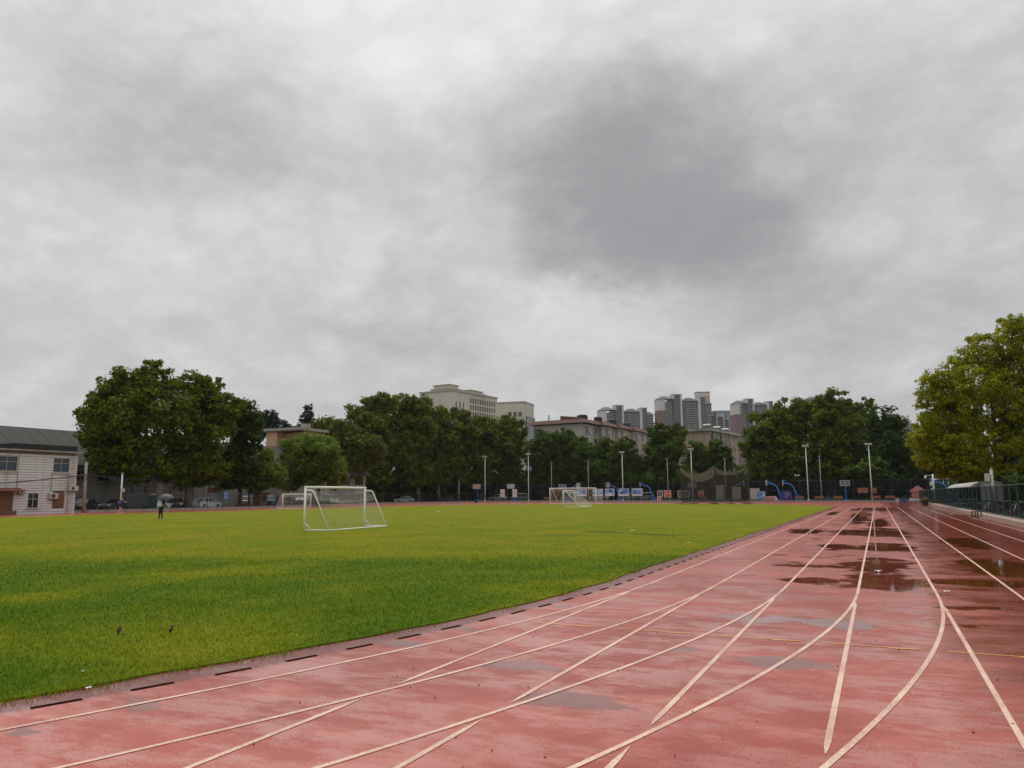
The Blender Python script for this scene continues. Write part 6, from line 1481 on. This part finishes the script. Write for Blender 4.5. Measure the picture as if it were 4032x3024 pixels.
# ------------------------------------------------------------------ bicycles and shelter behind the long green fence
mat('bike_metal', (0.05, 0.055, 0.06), 0.4, 0.2); mat('bike_red', (0.3, 0.03, 0.03), 0.4, 0.1); mat('bike_chrome', (0.5, 0.52, 0.53), 0.3, 0.1, metal=0.6)
def bicycle(loc, yaw, m_, label):
    r_ = thing('bicycle', loc, yaw, label, 'bicycle', 'bicycles parked behind the green fence')
    for x_ in (-0.52, 0.52):
        w = MB().tube([(x_ + 0.32 * math.cos(a), 0, 0.33 + 0.32 * math.sin(a)) for a in [i * math.pi / 9 for i in range(18)]], 0.022, 5, closed=True).build('wheel', 'tyre', r_)
        sp = MB()
        for i in range(6):
            a = i * math.pi / 6; sp.tube([(x_ - 0.3 * math.cos(a), 0, 0.33 - 0.3 * math.sin(a)), (x_ + 0.3 * math.cos(a), 0, 0.33 + 0.3 * math.sin(a))], 0.004, 3)
        sp.build('spokes', 'bike_chrome', w)
    f = MB()
    for a, b in [((-.52, 0, .33), (-.12, 0, .30)), ((-.52, 0, .33), (-.22, 0, .78)), ((-.12, 0, .30), (-.24, 0, .86)), ((-.12, 0, .30), (.38, 0, .80)), ((-.2, 0, .72), (.38, 0, .82)), ((.38, 0, .92), (.52, 0, .33))]:
        f.tube([a, b], 0.02, 5)
    f.build('frame', m_, r_)
    MB().tube([(.36, -.28, 1.0), (.42, -.1, .98), (.38, 0, .92), (.42, .1, .98), (.36, .28, 1.0)], 0.014, 5).build('handlebar', 'bike_chrome', r_)
    MB().box((-.26, 0, .88), (.26, .14, .06), taper=(.8, .7)).build('saddle', 'black_rubber', r_)
    bk = MB(); 
    bk.bb(.48, .78, -.14, .14, .68, .70); bk.bb(.48, .5, -.14, .14, .7, .9); bk.bb(.76, .78, -.14, .14, .7, .9); bk.bb(.5, .76, -.14, -.12, .7, .9); bk.bb(.5, .76, .12, .14, .7, .9)
    bk.build('basket', 'bike_metal', r_)
    return r_
rb = random.Random(11)
WH = ['nearest the camera', 'second from the near end', 'third from the near end', 'fourth from the near end', 'fifth from the near end', 'sixth from the near end', 'in the middle of the row', 'just past the middle of the row',
      'beside the grey pole', 'just beyond the grey pole', 'fifth from the far end', 'fourth from the far end', 'third from the far end', 'second from the far end', 'at the far end, nearest the camera pole']
for i in range(15):
    y = 44.5 + i * 2.1 if i < 9 else 63.5 + (i - 9) * 4.2
    bicycle((7.75 + rb.uniform(-.15, .25), y, 0.1), R(90 + rb.uniform(-35, 35)) if i % 3 else R(rb.uniform(-25, 25)), ['bike_metal', 'bike_metal', 'bike_red', 'bike_chrome'][i % 4],
            'parked bicycle behind the green fence, ' + WH[i])
mat('shelter_white', (0.42, 0.40, 0.37), 0.5, 0.1, dirt=(0.2, 0.16, 0.12), dirt_amt=0.4)
sh = thing('bicycle_shelter', (8.4, 86.0, 0.2), 0, 'white curved bicycle shelter roof behind the green fence', 'shelter')
prof = [(0.0, 2.05), (0.35, 2.32), (0.9, 2.52), (1.6, 2.56), (2.2, 2.35), (2.5, 1.9)]
outer = [(x, z) for x, z in prof] + [(x, z - 0.08) for x, z in reversed(prof)]
MB().prism(outer, 0.0, 32.0, 'y').build('roof', 'shelter_white', sh)
MB().prism([(0.5, -0.25), (0.5, 2.3), (0.9, 2.4), (1.6, 2.45), (2.15, 2.2), (2.4, 1.8), (2.4, -0.25)], 0.2, 0.3, 'y').build('end_panel', 'shelter_white', sh)
for q in range(8):
    MB().tube([(2.3, 0.4 + q * 4.4, -0.3), (2.3, 0.4 + q * 4.4, 2.2)], 0.05, 6).build('post', 'grey_metal', sh)
    MB().tube([(2.3, 0.4 + q * 4.4, 2.1), (1.2, 0.4 + q * 4.4, 2.4), (0.1, 0.4 + q * 4.4, 1.98)], 0.035, 5).build('rib', 'grey_metal', sh)
mat('sheet_blue', (0.02, 0.04, 0.16), 0.6, 0.2)
r_ = thing('blue_banner', (7.4, 96.0, 0.1), 0, 'dark blue banner with red and white scraps behind the green fence', 'banner')
MB().grid(lambda u, v: (0.06 * math.sin(u * 7), -3.5 + 7 * u, 0.6 + 0.95 * v), 8, 3).build('sheet', 'sheet_blue', r_)
for y_ in (-3.5, 0, 3.5): MB().tube([(0.05, y_, 0), (0.05, y_, 1.6)], 0.03, 5).build('post', 'grey_metal', r_)
MB().box((-0.1, -1.0, 1.75), (0.05, 0.5, 0.25), rot=(R(25), 0, 0)).build('scrap', 'rim_red', r_); MB().box((-0.1, -2.2, 1.8), (0.05, 0.4, 0.2), rot=(R(-20), 0, 0)).build('scrap', 'paper_white', r_)
# dark hedge of shrubs behind the bicycles
def shrub(loc, r, h, leaf, seed, label, group=None, name='shrub', size=0.1):
    rs = np.random.RandomState(seed); root = thing(name, (*loc, 0.1), 0, label, 'shrub', group)
    lob = [(rs.uniform(-.4, .4) * r, rs.uniform(-.4, .4) * r, h * (0.35 + 0.3 * q), r * (0.9 - 0.15 * q), h * 0.35) for q in range(2)]
    put('crown', quads('crown', leaves(lob, size, .8, rs), leaf), root)
    s_ = MB()
    for q in range(4): s_.tube([(0, 0, -0.05), (rs.uniform(-.3, .3) * r, rs.uniform(-.3, .3) * r, h * 0.7)], [0.03, 0.012], 5)
    s_.build('stem', 'bark_dark', root)
SN = ['nearest the camera', 'second along', 'third along', 'beside the shelter end', 'fifth along', 'sixth along', 'seventh along', 'eighth along', 'farthest along']
for i in range(9):
    shrub((14.5 + (i % 2), 42 + i * 9.5), 4.2, 3.2, 'leaf_dark', 300 + i, 'dark shrub in the shade behind the bicycles, ' + SN[i], 'dark shrubs behind the bicycles', size=0.2)
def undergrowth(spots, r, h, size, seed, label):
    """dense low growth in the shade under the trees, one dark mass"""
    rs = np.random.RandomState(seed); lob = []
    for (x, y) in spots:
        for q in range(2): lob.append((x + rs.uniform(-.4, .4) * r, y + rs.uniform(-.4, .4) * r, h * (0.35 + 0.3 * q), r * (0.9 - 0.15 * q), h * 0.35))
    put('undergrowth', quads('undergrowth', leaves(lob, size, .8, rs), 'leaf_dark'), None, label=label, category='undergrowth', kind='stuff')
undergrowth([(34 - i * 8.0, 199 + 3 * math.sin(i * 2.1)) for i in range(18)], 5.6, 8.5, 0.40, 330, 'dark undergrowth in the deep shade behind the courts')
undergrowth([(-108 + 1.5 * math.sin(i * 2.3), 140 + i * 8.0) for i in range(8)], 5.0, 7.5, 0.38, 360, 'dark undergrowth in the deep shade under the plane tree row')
shrub((6.3, 116.2), 0.28, 0.4, 'leaf_olive', 350, 'tuft of weeds growing behind the black litter bin', size=0.06, name='weed_tuft')
r_ = thing('wooden_stool', (5.85, 60.0, 0), 0.3, 'small brown stool against the low wall', 'stool')
MB().bb(-0.22, 0.22, -0.3, 0.3, 0.36, 0.42).build('seat', 'rust_wood', r_)
for x_ in (-.18, .18):
    for y_ in (-.25, .25): MB().bb(x_ - .03, x_ + .03, y_ - .03, y_ + .03, 0, 0.36).build('leg', 'rust_wood', r_)
for (a, b, lb) in [((4.55, 64.2), (5.35, 63.6), 'dark plank lying flat on the outer lanes'), ((5.38, 63.5), (6.0, 62.4), 'dark plank lying against the low wall by the stool')]:
    a = Vector((*a, 0)); b = Vector((*b, 0)); L = (b - a).length
    MB().box((L / 2, 0, 0.05), (L, 0.35, 0.09)).build('wooden_plank', 'rust_wood', loc=a, rotz=math.atan2(b.y - a.y, b.x - a.x), label=lb, category='plank')

# ------------------------------------------------------------------ people
mat('skin', (0.50, 0.30, 0.21), 0.6, 0.08); mat('hair', (0.012, 0.010, 0.009), 0.5, 0.2)
mat('shirt_blue', (0.03, 0.045, 0.30), 0.75, 0.12); mat('shorts_navy', (0.012, 0.014, 0.05), 0.8, 0.12); mat('shoe_white', (0.75, 0.74, 0.72), 0.6, 0.05)
mat('bag_white', (0.60, 0.66, 0.72), 0.6, 0.08); mat('umbrella_grey', (0.05, 0.053, 0.05), 0.6, 0.12)
def skin_body(name, verts, edges, mats, pick, parent):
    """one continuous figure grown round a posed skeleton: verts = (x, y, z, rx, ry)"""
    me = bpy.data.meshes.new(name + '_rig'); me.from_pydata([v[:3] for v in verts], edges, [])
    o = bpy.data.objects.new(name + '_rig', me); COL.objects.link(o)
    o.modifiers.new('skin', 'SKIN'); sub = o.modifiers.new('sub', 'SUBSURF'); sub.levels = 2; sub.render_levels = 2
    for i, v in enumerate(verts):
        sv = me.skin_vertices[0].data[i]; sv.radius = (v[3], v[4]); sv.use_root = (i == 0)
    dg = bpy.context.evaluated_depsgraph_get(); dg.update()
    res = bpy.data.meshes.new_from_object(o.evaluated_get(dg)); res.name = name
    bpy.data.objects.remove(o)
    res.materials.clear()
    for m_ in mats: res.materials.append(MATS[m_])
    for p in res.polygons:
        p.material_index = pick(p.center); p.use_smooth = True
    return put(name, res, parent)
def hand(x, y, z, dirx, diry, dirz, side, verts, edges, wrist):
    """palm and five fingers, rooted at the wrist vertex"""
    d = Vector((dirx, diry, dirz)).normalized(); sd = d.cross(Vector((0, 0, 1))); sd = sd.normalized() if sd.length > 1e-3 else Vector((1, 0, 0))
    palm = Vector((x, y, z)) + d * 0.06
    verts.append((*palm, 0.034, 0.022)); pi = len(verts) - 1; edges.append((wrist, pi))
    for q, (off, ln) in enumerate([(-.03, .07), (-.01, .085), (.01, .08), (.03, .06)]):
        a = palm + sd * off + d * 0.045; b = a + d * ln * 0.5 + Vector((0, 0, -.01)); c = b + d * ln * 0.4 + Vector((0, 0, -.025))
        verts.append((*a, .010, .010)); verts.append((*b, .009, .009)); verts.append((*c, .008, .008))
        n_ = len(verts); edges += [(pi, n_ - 3), (n_ - 3, n_ - 2), (n_ - 2, n_ - 1)]
    t0 = palm + sd * (-.04 * side) - d * 0.02; t1 = t0 + sd * (-.03 * side) + d * .04
    verts.append((*t0, .012, .012)); verts.append((*t1, .010, .010)); n_ = len(verts); edges += [(pi, n_ - 2), (n_ - 2, n_ - 1)]
def figure(loc, yaw, label, pose, mats, pick, hair_len):
    root = thing('person', loc, yaw, label, 'person')
    V = []; E_ = []
    def add(p, rx, ry=None, to=None):
        V.append((*p, rx, ry or rx)); i = len(V) - 1
        if to is not None: E_.append((to, i))
        return i
    P = pose
    pel = add(P['pelvis'], .15, .11); wst = add(P['waist'], .13, .10, pel); ch = add(P['chest'], .165, .115, wst); nk0 = add(P['neckbase'], .09, .08, ch)
    nk = add(P['neck'], .055, .055, nk0); hd0 = add(P['jaw'], .075, .085, nk); hd = add(P['head'], .088, .10, hd0); add(P['crown'], .06, .07, hd)
    for s_, sg in (('l', -1), ('r', 1)):
        sh_ = add(P['sh_' + s_], .062, .058, nk0); elb = add(P['el_' + s_], .045, .045, sh_); wr = add(P['wr_' + s_], .030, .028, elb)
        d = Vector(P['wr_' + s_]) - Vector(P['el_' + s_]); hand(*P['wr_' + s_], *d, sg, V, E_, wr)
        hp = add(P['hip_' + s_], .105, .10, pel); kn_ = add(P['kn_' + s_], .068, .068, hp); an = add(P['an_' + s_], .045, .045, kn_)
        hl = add(tuple(Vector(P['an_' + s_]) + Vector((0, 0, -.05))), .045, .045, an); add(P['toe_' + s_], .042, .03, hl)
    skin_body('body', V, E_, mats, pick, root)
    # hair cap and a face on the front of the head (front is local +Y)
    hx, hy, hz = P['head']; hb_ = MB()
    n = 12
    rings = []
    for i in range(6):
        a = i / 5 * math.pi * hair_len; rr_ = math.sin(a) * 0.112; rings.append([(hx + rr_ * 0.9 * math.cos(2 * math.pi * k / n), hy - 0.015 + rr_ * math.sin(2 * math.pi * k / n), hz + 0.03 + 0.115 * math.cos(a)) for k in range(n)])
    rings[0] = [(hx + 0.004 * math.cos(2 * math.pi * k / n), hy - .015 + 0.004 * math.sin(2 * math.pi * k / n), hz + .146) for k in range(n)]
    hb_.loft(rings); hb_.build('hair', 'hair', root, smooth=True)
    fc = MB()
    fc.box((hx, hy + .105, hz - .02), (.022, .03, .045), rot=(R(-20), 0, 0), taper=(.5, .5)); fc.build('nose', 'skin', root)
    for s_ in (-1, 1):
        MB().box((hx + s_ * .034, hy + .088, hz + .012), (.026, .012, .012)).build('eye', 'hair', root); MB().box((hx + s_ * .092, hy, hz - .01), (.016, .035, .055)).build('ear', 'skin', root)
    MB().box((hx, hy + .095, hz - .062), (.042, .012, .010)).build('mouth', 'rim_red', root)
    return root
walk = dict(pelvis=(0, 0, .92), waist=(0, .01, 1.06), chest=(0, .02, 1.27), neckbase=(0, .01, 1.42), neck=(0, .015, 1.48), jaw=(0, .03, 1.54), head=(0, .02, 1.62), crown=(0, .01, 1.70),
            sh_l=(-.19, .0, 1.38), el_l=(-.25, -.03, 1.10), wr_l=(-.24, .16, .97), sh_r=(.19, 0, 1.38), el_r=(.25, .02, 1.10), wr_r=(.16, .22, 1.20),
            hip_l=(-.09, 0, .88), kn_l=(-.09, .05, .48), an_l=(-.08, -.06, .10), toe_l=(-.09, .10, .04), hip_r=(.09, 0, .88), kn_r=(.09, .02, .48), an_r=(.08, .10, .10), toe_r=(.09, .26, .04))
def pick_walk(c):
    if c.z < 0.085: return 3
    if c.z < 0.93: return 1
    if c.z > 1.45: return 2
    if abs(c.x) > 0.12 and c.y > 0.10 and c.z < 1.3: return 2
    return 0
px, py = -47.28, 40.4
per = figure((px, py, 0.02), R(20), 'person in black walking away under a grey umbrella with a pale backpack', walk, ['black_cloth', 'black_cloth', 'skin', 'shoe_white'], pick_walk, 0.62)
bag = thing('backpack', (px, py, 0.02), R(20), 'pale white and blue backpack worn by the person with the umbrella', 'backpack')
n = 10
def rr_(w, h, z, y): return [(w * math.cos(2 * math.pi * k / n) * (1.0), y + h * math.sin(2 * math.pi * k / n), z) for k in range(n)]
MB().loft([rr_(.12, .05, .96, -.18), rr_(.17, .09, 1.02, -.19), rr_(.17, .10, 1.22, -.19), rr_(.15, .08, 1.36, -.18), rr_(.08, .04, 1.42, -.16)]).build('pack', 'bag_white', bag, smooth=True)
MB().bb(-.13, .13, -.30, -.285, 1.24, 1.275).build('stripe', 'ink_blue', bag)
for s_ in (-1, 1): MB().tube([(s_ * .11, -.12, 1.38), (s_ * .12, .02, 1.47), (s_ * .13, .14, 1.32), (s_ * .12, .10, 1.12), (s_ * .12, -.1, 1.02)], 0.018, 5).build('strap', 'bag_white', bag)
umb = thing('umbrella', (px, py, 0.02), R(20), 'open grey umbrella held over the person in black', 'umbrella')
hp = Vector((.20, .28, 1.16)); tp = Vector((.22, .12, 1.86))
MB().tube([hp, tp], 0.009, 6).build('shaft', 'grey_metal', umb)
MB().tube([hp + Vector((0, .0, -.02)), hp + Vector((0, .01, -.08)), hp + Vector((.02, .03, -.10)), hp + Vector((.04, .04, -.07))], 0.013, 6).build('handle', 'black_rubber', umb)
axn = (tp - hp).normalized(); ua = axn.cross(Vector((1, 0, 0))).normalized(); ub = axn.cross(ua)
def dome(u, v):
    a = 2 * math.pi * u; rib = 1 + 0.045 * math.cos(8 * a) * v; r0 = 0.56 * math.sin(v * 1.12) / math.sin(1.12) * rib
    return tuple(tp + (ua * math.cos(a) + ub * math.sin(a)) * r0 - axn * (0.30 * v ** 2.1 - 0.012 * math.cos(8 * a) * v))
MB().grid(dome, 48, 8).build('canopy', 'umbrella_grey', umb, smooth=True)
for q in range(8):
    a = 2 * math.pi * q / 8
    MB().tube([tuple(Vector(dome(q / 8, v / 6)) - axn * .01) for v in range(1, 7)], 0.005, 4).build('rib', 'grey_metal', umb)
MB().tube([tp, tp + axn * 0.06], 0.008, 5).build('tip', 'grey_metal', umb)
run = dict(pelvis=(0, 0, .90), waist=(0, .03, 1.03), chest=(0, .08, 1.23), neckbase=(0, .11, 1.37), neck=(0, .13, 1.43), jaw=(0, .16, 1.48), head=(0, .16, 1.56), crown=(0, .15, 1.63),
           sh_l=(-.19, .10, 1.33), el_l=(-.27, -.14, 1.17), wr_l=(-.23, -.05, .98), sh_r=(.19, .10, 1.33), el_r=(.30, .28, 1.18), wr_r=(.24, .50, 1.20),
           hip_l=(-.09, 0, .86), kn_l=(-.09, .18, .50), an_l=(-.08, .16, .11), toe_l=(-.09, .32, .05), hip_r=(.09, 0, .86), kn_r=(.09, -.02, .48), an_r=(.08, -.26, .17), toe_r=(.09, -.14, .06))
def pick_run(c):
    if c.z < 0.13 or (c.z < 0.19 and c.y < -.2): return 3
    if c.z < 0.62: return 2
    if c.z < 0.93: return 1
    if c.z > 1.40: return 2
    if abs(c.x) > 0.20 and c.z < 1.24: return 2
    return 0
figure((-73.0, 57.2, 0.0), R(-10), 'jogger in a blue shirt, navy shorts and white shoes on the far lanes', run, ['shirt_blue', 'shorts_navy', 'skin', 'shoe_white'], pick_run, 0.55)

# ------------------------------------------------------------------ sparrows
mat('feather_brown', (0.075, 0.038, 0.020), 0.8, 0.5, 60.0); mat('feather_dark', (0.03, 0.018, 0.012), 0.8, 0.3, 60.0); mat('feather_pale', (0.32, 0.25, 0.18), 0.8, 0.2, 40.0); mat('beak', (0.02, 0.018, 0.015), 0.5, 0.1)
def sparrow(loc, yaw, label, turn):
    r_ = thing('sparrow', loc, yaw, label, 'bird', 'sparrows on the grass'); r_.scale = (0.78, 0.78, 0.78)
    n = 12
    cs = [((0, -.022, .022), .010, .009), ((0, -.018, .036), .024, .022), ((0, -.010, .055), .028, .027), ((0, .002, .078), .026, .026), ((0, .010, .096), .019, .019), ((.004 * turn, .014, .106), .018, .019), ((.008 * turn, .018, .118), .016, .018), ((.009 * turn, .017, .128), .008, .009)]
    rings = [[(c[0] + a * math.cos(2 * math.pi * k / n), c[1] + b * math.sin(2 * math.pi * k / n), c[2]) for k in range(n)] for c, a, b in cs]
    MB().loft(rings).build('body', 'feather_brown', r_, smooth=True)
    MB().loft([[(-.011, -.026, .03), (.011, -.026, .03), (.011, -.020, .034), (-.011, -.020, .034)], [(-.009, -.05, -.002), (.009, -.05, -.002), (.009, -.046, 0), (-.009, -.046, 0)]]).build('tail', 'feather_dark', r_)
    for s_ in (-1, 1):
        MB().loft([[(s_ * .024, .01, .088), (s_ * .030, 0, .086), (s_ * .026, -.012, .084)], [(s_ * .029, -.004, .060), (s_ * .033, -.012, .058), (s_ * .027, -.024, .056)], [(s_ * .012, -.03, .026), (s_ * .015, -.034, .025), (s_ * .010, -.036, .024)]]).build('wing', 'feather_dark', r_)
        MB().tube([(s_ * .010, -.005, .03), (s_ * .011, .002, .0)], .002, 4).build('leg', 'beak', r_)
        MB().box((s_ * .013 + .008 * turn, .030, .120), (.004, .004, .004)).build('eye', 'beak', r_)
    MB().loft([[(.008 * turn - .004, .034, .114), (.008 * turn + .004, .034, .114), (.008 * turn + .004, .034, .120), (.008 * turn - .004, .034, .120)], [(.010 * turn - .001, .046, .115), (.010 * turn + .001, .046, .115), (.010 * turn + .001, .046, .117), (.010 * turn - .001, .046, .117)]]).build('beak', 'beak', r_)
    MB().box((.006 * turn, .020, .094), (.030, .022, .020), rot=(R(20), 0, 0), taper=(.7, .7)).build('throat', 'feather_pale', r_)
sparrow((-8.49, 6.75, 0.03), R(35), 'brown sparrow standing with its back turned, in shorter yellowish grass', 0.0)
sparrow((-7.91, 7.02, 0.03), R(-70), 'brown sparrow turning its head, in longer dark green grass', 1.0)

# ------------------------------------------------------------------ scraps of litter
rl = random.Random(9)
LIT = [(-40.76, 68.81, .28, 'white scrap of plastic on the grass between the two goals'), (-0.1, 18.6, .11, 'white scrap of paper in a puddle on the straight'), (0.95, 15.3, .07, 'crumpled white paper beside a lane line'),
       (-7.0, 5.2, .025, 'white petal-like scrap in the grass near the drain slots'), (-8.9, 5.0, .02, 'tiny white scrap in the near grass'), (-6.35, 4.78, .035, 'pale wood chip at the ragged grass edge'),
       (5.9, 57.4, .16, 'white litter at the foot of the low wall'), (-10.2, 34.6, .12, 'white scrap beside the muddy patch'), (-5.9, 26.6, .08, 'white scrap on the grass close to the straight'), (4.9, 67.0, .16, 'white paper lying beyond the dark plank')]
for (x, y, s_, lb) in LIT:
    MB().grid(lambda u, v: (s_ * (u - .5) * 1.6, s_ * (v - .5), s_ * 0.25 * abs(math.sin(5 * u + 3 * v)) + 0.004), 4, 3).build('paper_scrap', 'paper_white', loc=(x, y, 0.03 if x < -4.9 else 0.006), rotz=rl.uniform(0, 3), label=lb, category='litter')
# leaf crumbs and grit on the wet track: too small and many to count
gm = MB()
for i in range(170):
    x, y = rl.uniform(-4.5, 3.2), 3.0 + 13.0 * rl.random() ** 1.4; s_ = rl.uniform(.006, .014); a = rl.uniform(0, 6)
    gm.add([(x + s_ * math.cos(a), y + s_ * math.sin(a), .003), (x + s_ * .6 * math.cos(a + 2), y + s_ * .6 * math.sin(a + 2), .003), (x + s_ * math.cos(a + 4), y + s_ * math.sin(a + 4), .003), (x, y, .003 + s_ * 0.8)], [(0, 1, 3), (1, 2, 3), (2, 0, 3), (2, 1, 0)])
gm.build('grit', 'feather_dark', label='dark grit and leaf crumbs scattered on the wet track', category='grit', kind='stuff')

# ------------------------------------------------------------------ damp air over the whole place
def haze():
    m = bpy.data.materials.new('haze'); m.use_nodes = True
    nt = m.node_tree
    for n_ in list(nt.nodes):
        if n_.type == 'BSDF_PRINCIPLED': nt.nodes.remove(n_)
    v = nt.nodes.new('ShaderNodeVolumePrincipled')
    v.inputs['Color'].default_value = (0.86, 0.88, 0.92, 1); v.inputs['Density'].default_value = HAZE
    v.inputs['Anisotropy'].default_value = 0.0
    out = [q for q in nt.nodes if q.type == 'OUTPUT_MATERIAL'][0]
    nt.links.new(v.outputs[0], out.inputs['Volume'])
    MATS['haze'] = m
    MB().bb(-2600, 2600, -700, 3600, -1.2, 175).build('haze', 'haze', label='thin damp grey haze veiling the distant towers', category='haze', kind='stuff')
HAZE = 0.00008
haze()
